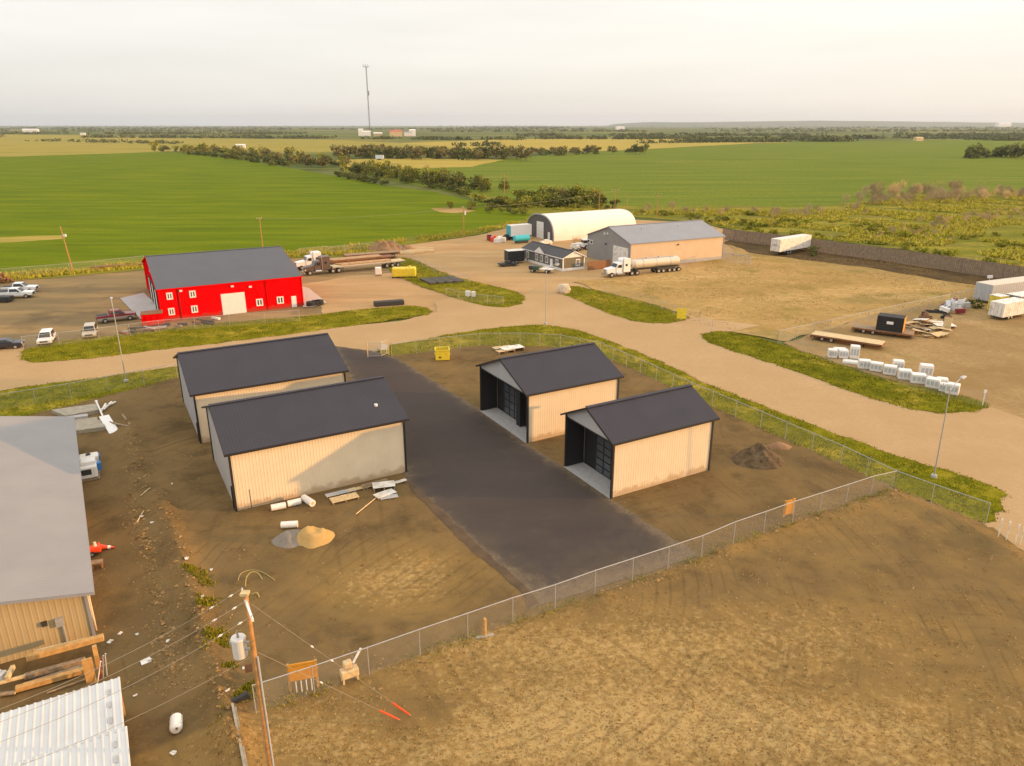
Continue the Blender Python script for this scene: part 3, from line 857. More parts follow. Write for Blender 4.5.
# big shop on the west edge, its gable end to the camera
A = G(95, 640)
root = thing('steel_shop', 'large steel shop with pale grey roof and ochre ribbed gable at the frame edge', 'building', (A.x, A.y, .25), R(121.0))
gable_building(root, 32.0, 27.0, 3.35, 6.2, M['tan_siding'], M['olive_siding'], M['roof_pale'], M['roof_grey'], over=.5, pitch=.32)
for xx in (.6, 9.5, 17.6, 25.5):
    m = MB(); m.box((xx, -.22, 2.95), (.55, .35, .22), ry=0); m.tube((xx, -.16, -.3), (xx, -.16, 2.9), .05)
    m.build('downpipe', M['tan_siding'], root)
m = MB(); m.box((-.12, 1.55, 1.75), (.2, .42, .55)); m.tube((-.12, 1.42, -.3), (-.12, 1.42, 1.6), .06); m.build('electric_meter', M['galv'], root)
m = MB(); m.box((-.10, 2.3, 1.9), (.12, .3, .3)); m.build('wall_box', M['chassis'], root)

# low shed under white corrugated sheets, bottom left corner
a, c, b = G(120, 677, 2.6), G(0, 714, 2.6), G(130, 725, 2.6)
sa = heading(b, a)
root = thing('white_roof_shed', 'low shed under three lapped courses of white corrugated sheets', 'shed', (a.x, a.y, 0), heading(c, a))
# local x runs away to the left from the right-hand edge when negative, y towards the far side
LL, WW, ZZ = 14.0, 11.5, 2.6
m = MB()
for i in range(3):
    y1 = -3.9 * i; y0 = -3.9 * (i + 1) + (.0 if i < 2 else 0)
    zt = ZZ - .035 * i
    ex = .0 + .12 * i
    m.corr((-LL, y0 - .15, zt - .06), (ex, y0 - .15, zt - .06), (-LL, y1, zt), (ex, y1, zt), .34, .045, out=(0, 0, 1))
ro = m.build('roof', mat('white_roof_sheet', (.57, .575, .57), .5, var=.07, scale=.8), root)
m = MB()
for i in range(3):
    for q in (.25, .5, .8):
        MB().box((-.55 + .12 * i, -3.9 * i - 3.9 * q, ZZ + .02 - .035 * i - .03 * q), (.10, .42, .06)).build('roof_clip', M['galv'], ro)
m = MB(); m.box((-LL / 2 - .3, -WW / 2, ZZ - .16), (LL - .2, WW, .14)); m.box((-.3, -WW / 2, 1.25), (.12, WW, 2.4)); m.box((-LL / 2, -.25, 1.25), (LL - .6, .12, 2.4))
m.build('wall', M['olive_siding'], root)
for y in (-.2, -3.9, -7.8, -11.3):
    MB().box((-.16, y, 1.25), (.16, .16, 2.5)).build('corner_post', M['wood_new'], root)

# red workshop
A = G(163, 322); RA = R(29.3)
root = thing('red_workshop', 'bright red metal workshop with slate roof and a white overhead door', 'building', (A.x, A.y, .12), RA)
LR, WR = 22.6, 29.0
gable_building(root, LR, WR, 5.2, 8.3, M['red_siding'], M['red_siding'], M['roof_blue'], M['red_siding'], over=.3, pitch=.35)
def wall_panel(root, A, ang, rect_px, name, frame_m, inner_m, fw=.16, base=.12, grid=(1, 2)):
    (u0, v0, u1, v1) = rect_px
    x0, z1 = on_wall(A, ang, u0, v0, base); x1, z0 = on_wall(A, ang, u1, v1, base)
    xc, zc = (x0 + x1) / 2, (z0 + z1) / 2; w, h = abs(x1 - x0), abs(z1 - z0)
    m = MB()
    m.box((xc, -.06, z0 + fw / 2), (w, .1, fw)); m.box((xc, -.06, z1 - fw / 2), (w, .1, fw))
    for k in range(grid[1] + 1):
        m.box((x0 + fw / 2 + (w - fw) * k / grid[1], -.063, zc), (fw, .1, h))
    o = m.build(name, frame_m, root)
    MB().box((xc, -.045, zc), (w - .05, .03, h - .05)).build('pane', inner_m, o)
    return o
for c in ((169.5, 296), (171.5, 311.5), (192.5, 294), (194.5, 309), (259.5, 302.3), (280.2, 300)):
    wall_panel(root, A, RA, (c[0] - 3.7, c[1] - 3.2, c[0] + 3.7, c[1] + 3.2), 'window', M['white_paint'], M['glass'], .2)
def flat_door(root, A, ang, rp, m_, name='overhead_door', base=.12, panels=5):
    x0, z1 = on_wall(A, ang, rp[0], rp[1], base); x1, z0 = on_wall(A, ang, rp[2], rp[3], base)
    mb = MB(); n = panels; z0 = max(z0, -.05)
    for k in range(n):
        a, b = z0 + (z1 - z0) * k / n, z0 + (z1 - z0) * (k + 1) / n
        mb.box(((x0 + x1) / 2, -.06, (a + b) / 2), (x1 - x0, .07, b - a - .03))
    mb.box(((x0 + x1) / 2, -.04, (z0 + z1) / 2), (x1 - x0 + .16, .05, z1 - z0 + .1))
    return mb.build(name, m_, root)
flat_door(root, A, RA, (221, 294.5, 246.5, 315), M['white_paint'])
d = flat_door(root, A, RA, (291.5, 296.5, 296.8, 309.5), M['white_paint'], 'door', panels=1)
for (u, v) in ((180.5, 290), (232, 285.5), (250, 286)):
    x, z = on_wall(A, RA, u, v, .12); MB().box((x, -.16, z - .1), (.45, .3, .25)).build('wall_lamp', M['white_paint'], root)
for u, v0, v1 in ((182, 293, 318), (268.5, 281, 310)):
    x, z = on_wall(A, RA, u, v1, .12); MB().tube((x, -.1, 0), (x, -.1, 5.0), .07, n=6).build('downpipe', mat('red_dark', (.3, .01, .012), .5) if u < 200 else M['red_siding'], root)
for y in (5.6, 11.6, 17.6):      # tall bay doors in the west gable
    m = MB(); m.box((-.07, y, 2.1), (.06, 3.9, 4.2)); o = m.build('bay_door', M['white_dirty'], root)
    m = MB(); m.box((-.11, y - 2.0, 2.1), (.14, .3, 4.3)); m.box((-.11, y + 2.0, 2.1), (.14, .3, 4.3)); m.box((-.11, y, 4.3), (.12, 4.2, .25)); m.build('door_frame', M['chassis'], o)
m = MB(); m.box((-.1, 12.0, 6.4), (.1, 1.0, .7)); m.build('window', M['white_paint'], root)

# concrete aprons by the red workshop
sheet('concrete_apron', outline([(120, 299), (144, 293.5), (158, 307), (158, 317), (140, 320)], seg=3, jit=0), M['concrete'], .17)
sheet('concrete_apron', outline([(302, 287), (309, 289), (327, 303.5), (312, 308), (303, 308)], seg=3, jit=0), mat('pale_slab', (.50, .43, .33), .85, var=.1), .171)

# tan warehouse with grey roof
A = G(629.5, 268.5); TA = R(27.0); TB = .03
root = thing('tan_warehouse', 'long cream warehouse with pale grey roof behind the parked tanker truck', 'building', (A.x, A.y, TB), TA)
gable_building(root, 26.6, 17.2, 5.4, 8.1, mat('cream_siding', (.60, .46, .31), .55, var=.05, scale=.5), mat('warehouse_gable', (.27, .26, .25), .6, var=.05, scale=.6), M['roof_grey'], M['roof_grey'], over=.25, pitch=.35)
MB().box((13.3, -.03, .35), (26.4, .06, .7)).build('plinth', M['concrete'], root)
def gable_px(A, ang, u, v, base): # on the gable wall (local y, z)
    s, z = on_wall(A, ang + math.pi / 2, u, v, base); return s, z
y1, z1 = gable_px(A, TA, 613.5, 251, TB); y0, z0 = gable_px(A, TA, 627, 268, TB)
m = MB()
for k in range(6): m.box((-.06, (y0 + y1) / 2, 4.2 * (k + .5) / 6), (.08, abs(y1 - y0), 4.2 / 6 - .04))
m.box((-.03, (y0 + y1) / 2, 2.1), (.05, abs(y1 - y0) + .3, 4.3)); m.build('overhead_door', M['white_dirty'], root)
for u, v in ((589, 241), (592, 242)):
    y, z = gable_px(A, TA, u, v, TB); f = MB().box((-.06, y, z), (.08, .95, .95)).build('window', M['white_paint'], root); MB().box((-.105, y, z), (.02, .65, .65)).build('pane', M['glass'], f)
for u, v in ((605, 233.5), (608, 233.5)):
    y, z = gable_px(A, TA, u, v, TB); MB().box((-.1, y, z), (.2, .35, .45)).build('wall_lamp', M['white_paint'], root)
y, z = gable_px(A, TA, 606, 244, TB); MB().box((-.1, y, z), (.12, .5, .35)).build('vent', M['chassis'], root)
x, z = on_wall(A, TA, 678, 244.5, TB); MB().box((x, -.12, z), (.3, .2, .3)).build('wall_lamp', M['chassis'], root)
for x_, in ((7.5,), (18.0,)):
    MB().tube((x_, 6.3, 7.35), (x_, 6.3, 7.85), .14, n=8).build('roof_vent', M['trailer_grey'], root)

# fabric-covered arch shed
A = G(553.5, 241.5); QA = R(29.4); QL, QW, QH = 28.5, 14.5, 6.5
root = thing('arch_shed', 'long arched shed covered in cream fabric, with a dark grey end wall', 'building', (A.x, A.y, .03), QA)
def arch(y):  # y 0..1
    t = math.pi * y
    return QW / 2 - QW / 2 * math.copysign(abs(math.cos(t)) ** .8, math.cos(t)), QH * abs(math.sin(t)) ** .75
N = 26; m = MB()
pr = [arch(i / N) for i in range(N + 1)]
NX = 20
for k in range(NX):
    for i in range(N):
        x0, x1 = QL * k / NX, QL * (k + 1) / NX
        m.poly([(x0, pr[i][0], pr[i][1]), (x1, pr[i][0], pr[i][1]), (x1, pr[i + 1][0], pr[i + 1][1]), (x0, pr[i + 1][0], pr[i + 1][1])])
m.build('fabric_cover', M['white_fabric'], root, smooth=True)
for xe in (.05, QL - .05):
    m = MB(); m.poly([(xe, p[0], p[1]) for p in pr]); m.build('end_wall', M['arch_end'], root)
m = MB(); m.path([(-.02, p[0], p[1]) for p in pr], .22, n=6); m.build('arch_trim', M['roof_grey'], root)
y0, z0 = gable_px(A, QA, 543.5, 239, .03); y1, z1 = gable_px(A, QA, 537, 225, .03)
m = MB()
for k in range(5): m.box((-.05, (y0 + y1) / 2, 4.6 * (k + .5) / 5), (.1, 3.6, 4.6 / 5 - .05))
m.build('overhead_door', M['white_paint'], root)
y, z = gable_px(A, QA, 549, 238, .03); MB().box((-.05, y, 1.1), (.1, 1.0, 2.2)).build('door', M['white_paint'], root)

# modular office with white trim
A = G(583.7, 269); HB = .03
hw = 5.6; HA = R(121.0)
root = thing('modular_office', 'grey-green modular office with white window trim and a small front gable', 'building', (A.x, A.y, HB), HA)
hl = 16.4
m = MB(); E_, RG = 2.9, 4.1
gable_building(root, hl, hw, E_, RG, mat('sage_siding', (.115, .115, .095), .6, var=.05, scale=.6), mat('sage_gable', (.15, .135, .09), .6, var=.05, scale=.6), mat('shingle', (.07, .068, .072), .85, var=.2, scale=4), M['white_paint'], over=.35, pitch=.2)
m = MB()
m.box((hl / 2, hw + .04, .25), (hl + .1, .08, .6)); m.box((-.04, hw / 2, .25), (.08, hw + .1, .6)); m.build('skirting', M['white_paint'], root)
m = MB(); g0 = E_ - .1
m.poly([(-.05, -.1, g0), (-.05, hw / 2, RG - .02), (-.05, hw + .1, g0)][::-1]); m.build('gable_panel', M['white_paint'], root)
for y in (.0, hw): 
    MB().box((-.04, y, 1.4), (.22, .22, 2.8)).build('corner_trim', M['white_paint'], root)
def office_window(face, s, w=1.1, h=1.45):
    if face == 'gable': c = (-.06, s, 1.6); d = (.1, w, h); e = (.02, w - .35, h - .35); o_ = (-.055, 0, 0); mu = (.04, .12, h - .3)
    else: c = (s, hw + .06, 1.6); d = (w, .1, h); e = (w - .35, .02, h - .35); o_ = (0, .055, 0); mu = (.12, .04, h - .3)
    f = MB().box(c, d).build('window', M['white_paint'], root)
    p = MB().box(tuple(c[i] + o_[i] for i in range(3)), e).build('pane', M['glass'], f)
    MB().box(tuple(c[i] + o_[i] * 1.3 for i in range(3)), mu).build('mullion', M['white_paint'], f)
office_window('gable', 1.7)
for s_ in (2.3, 6.3, 8.4, 10.4, 14.3): office_window('front', s_)
m = MB()
gx = 8.8
for s2, hw2 in ((gx, 2.4),):
    m.poly([(s2 - hw2, hw + .45, E_ - .2), (s2, hw + .45, RG + .1), (s2 + hw2, hw + .45, E_ - .2)])
    m.poly([(s2 - hw2, hw + .36, E_ - .2), (s2, hw + .36, RG + .1), (s2 + hw2, hw + .36, E_ - .2)][::-1])
m.build('porch_gable', M['white_paint'], root)
m = MB()
for sg in (-1, 1):
    m.poly([(gx + sg * 2.6, hw + .5, E_ - .28), (gx + sg * 2.6, hw / 2, E_ - .28), (gx, hw / 2, RG + .16), (gx, hw + .5, RG + .16)])
m.build('porch_roof', mat('shingle_porch', (.07, .068, .072), .85, var=.2, scale=4), root)
MB().box((4.4, hw + .06, 1.05), (.95, .08, 2.05)).build('door', M['white_paint'], root)
m = MB(); m.box((4.4, hw + .9, .35), (1.8, 1.5, .1)); m.box((4.4, hw + 1.8, .15), (1.8, .5, .1)); m.build('steps', M['white_dirty'], root)

# ------------------------------------------------------------------ fences
def mesh_fabric(mb, a, b, z0, z1, cell=.11, r=.003):
    """woven wire between a and b: straight wires in the two diagonal directions"""
    a, b = Vector(a), Vector(b); L = (Vector((b.x, b.y, 0)) - Vector((a.x, a.y, 0))).length; h = z1 - z0
    d = Vector((b.x - a.x, b.y - a.y, 0)) / L; nrm = Vector((-d.y, d.x, 0))
    n = int((L + h) / cell)
    gz = lambda s: a.z + (b.z - a.z) * s / L
    for sg in (1, -1):
        for i in range(n):
            s0 = -h + i * cell
            p, q = (s0, z0), (s0 + h, z1)
            if sg < 0: p, q = (s0 + h, z0), (s0, z1)
            def clip(p, q):
                x0, y0 = p; x1, y1 = q
                t0, t1 = 0, 1
                dx = x1 - x0
                ts = sorted([(0 - x0) / dx, (L - x0) / dx])
                t0, t1 = max(0, ts[0]), min(1, ts[1])
                if t0 >= t1: return None
                return (x0 + dx * t0, y0 + (y1 - y0) * t0), (x0 + dx * t1, y0 + (y1 - y0) * t1)
            c = clip(p, q)
            if c is None: continue
            P = a + d * c[0][0]; P.z = gz(c[0][0]) + c[0][1]
            Q = a + d * c[1][0]; Q.z = gz(c[1][0]) + c[1][1]
            dirv = (Q - P).normalized(); w = dirv.cross(nrm) * r; o = nrm * r * .9
            mb.poly([P - w, P + w, Q + w, Q - w])

def chain_fence(pts, label, h=1.85, spacing=3.0, group='chain-link fences', rail=True, cell=.10, wire_r=.002, post_r=.032, zfn=ground_z, rail_r=.03, barbed=0, name='chain_link_fence'):
    """pts: ground points"""
    p0 = pts[0]
    root = thing(name, label, 'fence', (p0.x, p0.y, 0), 0, group)
    off = Vector((p0.x, p0.y, 0))
    fab = MB(); rl = MB()
    posts = []
    for a, b in zip(pts[:-1], pts[1:]):
        L = (b - a).length; n = max(1, round(L / spacing))
        for i in range(n + (1 if b is pts[-1] else 0)):
            posts.append(a.lerp(b, i / n))
    tops = []
    for p in posts:
        z = zfn(p.x, p.y); q = Vector((p.x, p.y, z)) - off
        tops.append(q)
        mb = MB(); mb.tube((q.x, q.y, z - .2), (q.x, q.y, z + h + .06), post_r, n=6)
        if barbed: mb.tube((q.x, q.y, z + h + .05), (q.x + barbed * .12, q.y - barbed * .22, z + h + .32), post_r * .6, n=5)
        mb.build('post', M['galv'], root)
    for a, b in zip(tops[:-1], tops[1:]):
        mesh_fabric(fab, a, b, .03, h, cell, wire_r)
        if rail: rl.tube(a + Vector((0, 0, h + .02)), b + Vector((0, 0, h + .02)), rail_r, n=6)
        else: rl.tube(a + Vector((0, 0, h)), b + Vector((0, 0, h)), .01, n=4)
    fab.build('wire_mesh', M['galv_wire'], root)
    rl.build('top_rail', M['galv'], root)
    return root

chain_fence([G(257, 719), G(893, 493)], 'chain-link fence between the paved compound and the rough tan lot', spacing=3.05)
chain_fence([G(893, 493), G(840, 466), G(760, 430), G(690, 399), G(640, 375), G(600, 357), G(560, 349), G(520, 346.5), G(480, 347.5), G(440, 352), G(392, 358.5)], 'chain-link fence with angled post tops along the curved grass verge', spacing=3.2, barbed=1, cell=.13, wire_r=.0022)
chain_fence([G(893, 493), G(930, 507), G(985, 526)], 'short chain-link fence running on from the compound corner to the road', spacing=3.0, cell=.13, wire_r=.0022)
chain_fence([G(-60, 425), G(0, 412), G(72, 400), G(178, 379)], 'chain-link fence behind the closed sheds beside the left grass verge', spacing=4.2, cell=.13)
chain_fence([G(24, 350), G(60, 346), G(100, 341), G(160, 333), G(230, 327), G(300, 322)], 'chain-link fence along the front of the red workshop yard', spacing=4.5, h=1.8, cell=.22, rail=True, wire_r=.005)
chain_fence([G(-60, 285), G(0, 278), G(70, 272), G(145, 264)], 'wire fence at the crop field edge behind the workshop yard', spacing=4.5, h=1.7, cell=.3, wire_r=.006)
chain_fence([G(300, 256), G(345, 253), G(395, 248)], 'wire fence between the crop field and the flatbed trailers', spacing=4.5, h=1.7, cell=.3, wire_r=.006)
chain_fence([G(395, 248), G(412, 262), G(440, 276), G(470, 284)], 'wire fence beside the yellow tank on the grass island', spacing=4.0, h=1.6, cell=.3, wire_r=.006)
chain_fence([G(777, 344), G(830, 332), G(880, 320), G(940, 307), G(978, 298)], 'chain-link fence with a pale rail between dry pasture and eastern yard', spacing=3.6, h=1.8, cell=.22, wire_r=.005, rail_r=.04)
chain_fence([G(600, 293), G(650, 306), G(700, 325), G(712, 331)], 'wire fence along the green strip below the dry pasture', spacing=4.0, h=1.6, cell=.3, wire_r=.005, rail=False)
chain_fence([G(777, 344), G(830, 364), G(900, 387), G(985, 409)], 'wire fence behind the row of white crates', spacing=4.5, h=1.6, cell=.3, wire_r=.005, rail=False)
chain_fence([G(446, 297), G(472, 303), G(503, 306)], 'short wire fence on the far side of the road junction', spacing=3.6, h=1.5, cell=.3, wire_r=.005)
chain_fence([G(722, 262), G(736, 264), G(751, 266)], 'white pipe and mesh fence panel off the corner of the cream warehouse', spacing=3.0, h=2.0, cell=.25, wire_r=.012, rail_r=.07)

# compound gate, standing open in two leaves
def gate_leaf(root, a, b, h=2.0):
    a, b = Vector(a), Vector(b)
    m = MB()
    for p in (a, b): m.tube((p.x, p.y, .1), (p.x, p.y, h), .035, n=6)
    for z in (.12, h * .5, h): m.tube((a.x, a.y, z), (b.x, b.y, z), .03, n=6)
    o = m.build('gate_leaf', M['galv'], root)
    f = MB(); mesh_fabric(f, (a.x, a.y, 0), (b.x, b.y, 0), .12, h, .12, .0035); f.build('wire_mesh', M['galv_wire'], o)
g0 = at(370, 359)
root = thing('compound_gate', 'chain-link gate leaves standing open where the paved lane meets the road', 'gate', (g0.x, g0.y, g0.z))
for (p, q) in (((368, 358.5), (381, 358)), ((381, 358), (389, 355))):
    P_, Q_ = G(*p) - G(370, 359), G(*q) - G(370, 359)
    gate_leaf(root, P_, Q_)
for p in ((368, 359), (389, 356)):
    P_ = G(*p) - G(370, 359); MB().tube((P_.x, P_.y, -.2), (P_.x, P_.y, 2.4), .06, n=8).build('post', M['wood_pale'], root)
p = at(384, 354.5); tag(MB().box((0, 0, .9), (1.1, .05, .75)).tube((-.4, 0, -.2), (-.4, 0, .9), .04).tube((.4, 0, -.2), (.4, 0, .9), .04).build('gate_sign', M['white_paint'], loc=p, rz=.2), 'small blank white sign on two legs by the lane gate', 'sign')

# board windbreak wall along the meadow
pts = [G(722, 240), G(800, 250), G(880, 261), G(960, 273), G(1024, 283), G(1200, 312)]
p0 = pts[0]
root = thing('windbreak_fence', 'long weathered board windbreak fence between dry pasture and green meadow', 'fence', (p0.x, p0.y, .1))
bd = MB(); off = Vector((p0.x, p0.y, 0)); HW = 3.1
for a, b in zip(pts[:-1], pts[1:]):
    L = (b - a).length; d = (b - a) / L; ang = heading(a, b); n = int(L / .42)
    for i in range(n):
        c = a + d * (L * (i + .5) / n) - off
        bd.box((c.x, c.y, HW / 2 + random.uniform(-.06, .06)), (.38, .05, HW), rz=ang)
bd.build('board_panel', M['wood_grey'], root)
for a, b in zip(pts[:-1], pts[1:]):
    L = (b - a).length; n = int(L / 3.6)
    for i in range(n):
        c = a.lerp(b, i / n) - off
        nrm = Vector((-(b - a).y, (b - a).x, 0)).normalized()
        c = c + nrm * .12
        MB().tube((c.x, c.y, -.3), (c.x, c.y, HW - .1), .09, n=6).build('post', M['wood_old'], root)

# brown board fence by the office
a, b = G(588, 270.5), G(611, 268)
root = thing('board_fence', 'short brown wooden fence between the office and the cream warehouse', 'fence', (a.x, a.y, .02), heading(a, b))
L = (b - a).length; m = MB()
for i in range(int(L / .2)): m.box((.1 + i * .2, 0, .95), (.18, .03, 1.9 + random.uniform(-.03, .03)))
m.build('board_panel', mat('fence_brown', (.26, .13, .06), .8, var=.2, scale=2), root)
for i in range(4): MB().box((L * i / 3, .09, .95), (.12, .12, 1.95)).build('post', M['wood_old'], root)

# ------------------------------------------------------------------ poles, lamps and wires
def street_lamp(u, v, h, label, arm=None, rz=0.0, lean=(0, 0)):
    p = at(u, v)
    root = thing('street_lamp', label, 'street lamp', p, rz, 'lamps along the gravel road')
    root.rotation_euler = (lean[0], lean[1], rz)
    MB().tube((0, 0, -.2), (0, 0, h), .07, .04, n=10).build('pole', M['galv'], root)
    MB().tube((0, 0, -.1), (0, 0, .28), .28, .25, n=10).build('base', M['concrete'], root)
    m = MB(); L = arm or 1.6
    pts = [Vector((L * t, 0, h - .15 + .75 * math.sin(t * 1.4))) for t in (0, .2, .4, .6, .8, 1)]
    m.path(pts, .04, n=6); m.build('arm', M['galv'], root)
    e = pts[-1]
    hd = MB(); hd.box((e.x + .3, 0, e.z + .02), (.75, .28, .14)); hd = hd.build('lamp_head', M['trailer_grey'], root); bevel(hd, .04)
    MB().box((e.x + .36, 0, e.z - .07), (.5, .2, .05)).build('lens', M['lamp_glass'], hd)
    return root
street_lamp(126.5, 383, 9.6, 'tall street lamp on the left grass verge in front of the parked pickups', arm=1.2, rz=R(118))
street_lamp(545.5, 325, 8.8, 'slender street lamp beside the road across from the modular office', arm=1.6, rz=R(25))
street_lamp(933.5, 479, 8.5, 'street lamp with a long curved arm reaching over the road by the ditch', arm=1.7, rz=R(35), lean=(0, R(-2.6)))

def wood_pole(u, v, h, label, arms=((0.3, 2.4),), rz=0.0, lean=(0, 0), extra=None, z=None, r=.15, grp='wooden power poles'):
    p = G(u, v); p.z = .1 if z is None else z
    root = thing('utility_pole', label, 'utility pole', p, rz, grp)
    root.rotation_euler = (lean[0], lean[1], rz)
    MB().tube((0, 0, -.4), (0, 0, h), r, r * .65, n=8).build('pole', M['wood_pole'], root)
    for dz, L in arms:
        m = MB(); m.box((0, .12, h - dz), (L, .11, .13)); c = m.build('crossarm', M['wood_old'], root)
        m = MB()
        for x in (-L / 2 + .1, 0.0, L / 2 - .1): m.tube((x, .12, h - dz + .06), (x, .12, h - dz + .28), .05, n=6)
        m.build('insulator', M['plastic_white'], c)
    if extra == 'transformer':
        m = MB(); m.tube((0, -.42, h - 2.3), (0, -.42, h - 1.2), .3, n=10); m.build('transformer', M['transformer'], root)
    return root

wood_pole(72.5, 270, 9.4, 'leaning wooden pole with a small white lamp, at the crop field edge', arms=(), lean=(0, R(-5)), r=.17)
lampbox = [o for o in scene.objects if o.name.startswith('utility_pole')][-1]
MB().box((.42, 0, 7.4), (.55, .4, .5)).build('lamp', M['white_paint'], lampbox)
wood_pole(263, 250, 8.0, 'wooden power pole standing behind the red workshop roof', arms=((.25, 1.6),), rz=R(60))
wood_pole(464, 238, 8.6, 'wooden power pole with white bracket at the north yard edge', arms=((.3, 1.2),), rz=R(80), extra='transformer')
wood_pole(771, 232, 7.4, 'lone wooden pole on the meadow behind the windbreak fence', arms=(), r=.13)
for i, (u, v, h) in enumerate([(599, 211, 7.6), (614.5, 215, 8.6), (626.5, 215, 7.4), (656.5, 219, 8.2)]):
    wood_pole(u, v, h, ['first wooden pole left of the pair above the arched shed', 'wooden pole with crossarm above the ridge of the arched shed', 'plain wooden pole just right of the arched shed crossarm pole', 'wooden pole with wide crossarm above the cream warehouse roof'][i], arms=((.2, 2.6),) if i in (1, 3) else (), rz=R(8), grp='poles behind the arched shed')
for i, (u, v, h) in enumerate([(504.5, 193.5, 9.2), (428.5, 184, 10), (378, 176, 10.5), (307, 167, 11), (282, 161, 12), (261, 157.5, 12.5), (230, 154, 13)]):
    wood_pole(u, v, h, ['power pole with crossarm nearest the arched shed along the tree row', 'power pole between two clumps of the dark tree row', 'power pole carrying a white box at the end of the dark tree row',
                        'pole standing in the gap at the end of the far tree row', 'pale pole in front of the far tree row, middle', 'pole in front of the far tree row, left', 'thin pole farthest along the far tree row'][i], arms=((.4, 3.0),), rz=R(-5), grp='power line along the tree row', r=.2, z=.06)
p = G(378, 176); o = thing('equipment_box', 'white box mounted high on the power pole by the tree row', 'box', (p.x, p.y, 10.2))
MB().box((1.8, -.6, 1.2), (5.0, 1.6, 2.2)).build('casing', M['white_paint'], o); MB().box((1.6, -.6, -.2), (2.2, .8, .7)).build('bracket', M['chassis'], o)

# near power pole with transformer, bottom left
PT = G(247, 594, 11.2)
root = thing('utility_pole', 'near orange-brown power pole with white crossarm and transformer can', 'utility pole', (PT.x, PT.y, ground_z(PT.x, PT.y)), 0, 'wooden power poles')
PH = 11.2 - root.location.z
root.rotation_euler = (0, R(-.4), 0)
MB().tube((0, 0, -.5), (0, 0, PH), .155, .11, n=14).build('pole', M['wood_pole'], root)
d_arm = (G(255.5, 621, 10.9) - G(245, 592, 10.9)); La = d_arm.length; aa = heading((0, 0), d_arm)
ctr = (G(255.5, 621, 10.9) + G(245, 592, 10.9)) / 2 - Vector((PT.x, PT.y, 10.9)); ctr.z = PH - .28
m = MB(); m.box((.13 + ctr.x * .3, ctr.y, ctr.z), (La, .10, .12), rz=aa); ca = m.build('crossarm', M['white_paint'], root)
ins = MB()
armpts = []
for t in (-.48, -.05, .46):
    q = Vector((.13 + ctr.x * .3 + math.cos(aa) * La * t, ctr.y + math.sin(aa) * La * t, ctr.z + .05)); armpts.append(q)
    ins.tube(q, q + Vector((0, 0, .16)), .045, .03, n=8)
ins.build('insulator', M['plastic_white'], ca)
MB().box((-.02, .02, PH + .02), (.34, .3, .12)).build('pole_cap', M['wood_pale'], root)
tz = PH - 2.7
m = MB(); m.tube((-.62, .05, tz - .52), (-.62, .05, tz + .40), .30, n=20); m.tube((-.62, .05, tz + .40), (-.62, .05, tz + .46), .33, .30, n=20)
tr = m.build('transformer', M['transformer'], root, smooth=False)
MB().tube((-.62, .05, tz + .46), (-.62, .05, tz + .80), .06, .035, n=8).build('bushing', M['cable'], tr)
m = MB(); m.box((-.95, .05, tz + .15), (.12, .1, .16)); m.box((-.26, -.02, tz - .1), (.3, .06, .1)); m.box((-.26, -.02, tz + .25), (.3, .06, .1)); m.build('bracket', M['galv'], tr)
m = MB(); m.box((-.35, .02, tz - 1.15), (.3, .12, .4), rz=.3); m.build('cutout', M['rust'], root)
m = MB(); m.tube((.16, -.06, 0), (.16, -.06, PH - 3.2), .045, n=8); m.build('conduit', M['trailer_grey'], root)

def wire(name, label, a, b, sag, r=.009, group='wires off the near power pole', beads=(), n=18, mt='cable'):
    a, b = Vector(a), Vector(b)
    pts = []
    for i in range(n + 1):
        t = i / n; p = a.lerp(b, t); p.z -= sag * 4 * t * (1 - t); pts.append(p)
    root = thing(name, label, 'cable', a, 0, group)
    m = MB(); m.path([p - a for p in pts], r, n=5); m.build('strand', M[mt], root)
    for t in beads:
        i = t * n; k = min(n - 1, int(i)); p = pts[k].lerp(pts[k + 1], i - k) - a
        d = (pts[k + 1] - pts[k]).normalized()
        m = MB(); m.tube(p - d * .10, p + d * .10, .025, .025, n=8); m.tube(p - d * .03, p + d * .03, .045, n=8); m.build('insulator', M['plastic_white'], root)
    return root
base = Vector((root.location.x, root.location.y, root.location.z))
for i, (q, (u, v), lb) in enumerate(zip(armpts, [(115, 650), (113, 664), (120, 680)], ['topmost', 'middle', 'lower'])):
    a = base + q + Vector((0, 0, .18)); e = G(u, v, 10.55); b = a + (e - a) * 3.2; b.z = a.z
    wire('power_wire', f'{lb} of the three parallel wires running left from the crossarm', a, b, 1.2, beads=(.035, .085))
a = base + Vector((-.15, 0, PH - 3.2)); e = G(130, 718, 7.3); b = a + (e - a) * 3.2; b.z = a.z
wire('power_wire', 'single lower wire running left from below the transformer', a, b, .9)
for (u, v, zz, ga, gb, lb) in [(411, 716, PH - .5, .86, .985, 'upper guy wire from the pole top to its red guard'), (400, 720, PH - 3.0, .83, .985, 'lower guy wire from mid pole to its red guard')]:
    a = base + Vector((.12, 0, zz)); b = at2(u, v)
    w = wire('guy_wire', lb, a, b, 0, r=.010, beads=(.33, .45) if zz > PH - 2 else (.4,), group='guy wires of the near power pole')
    d = b - a
    MB().tube(d * ga, d * gb, .05, n=8).build('guard', M['orange_red'], w)
    MB().tube(d * .985, d * 1.004, .02, n=6).build('anchor', M['galv'], w)

# long far wire between the yard poles
a, b = G(464, 238), G(614.5, 215); a.z, b.z = 8.4, 8.4
wire('power_wire', 'power line from the yard pole across to the poles behind the arched shed', a, b, 1.0, r=.02, group='distant power lines')
a, b = G(263, 250), G(464, 238); a.z, b.z = 7.8, 8.4
wire('power_wire', 'power line between the workshop pole and the yard pole', a, b, .9, r=.02, group='distant power lines')

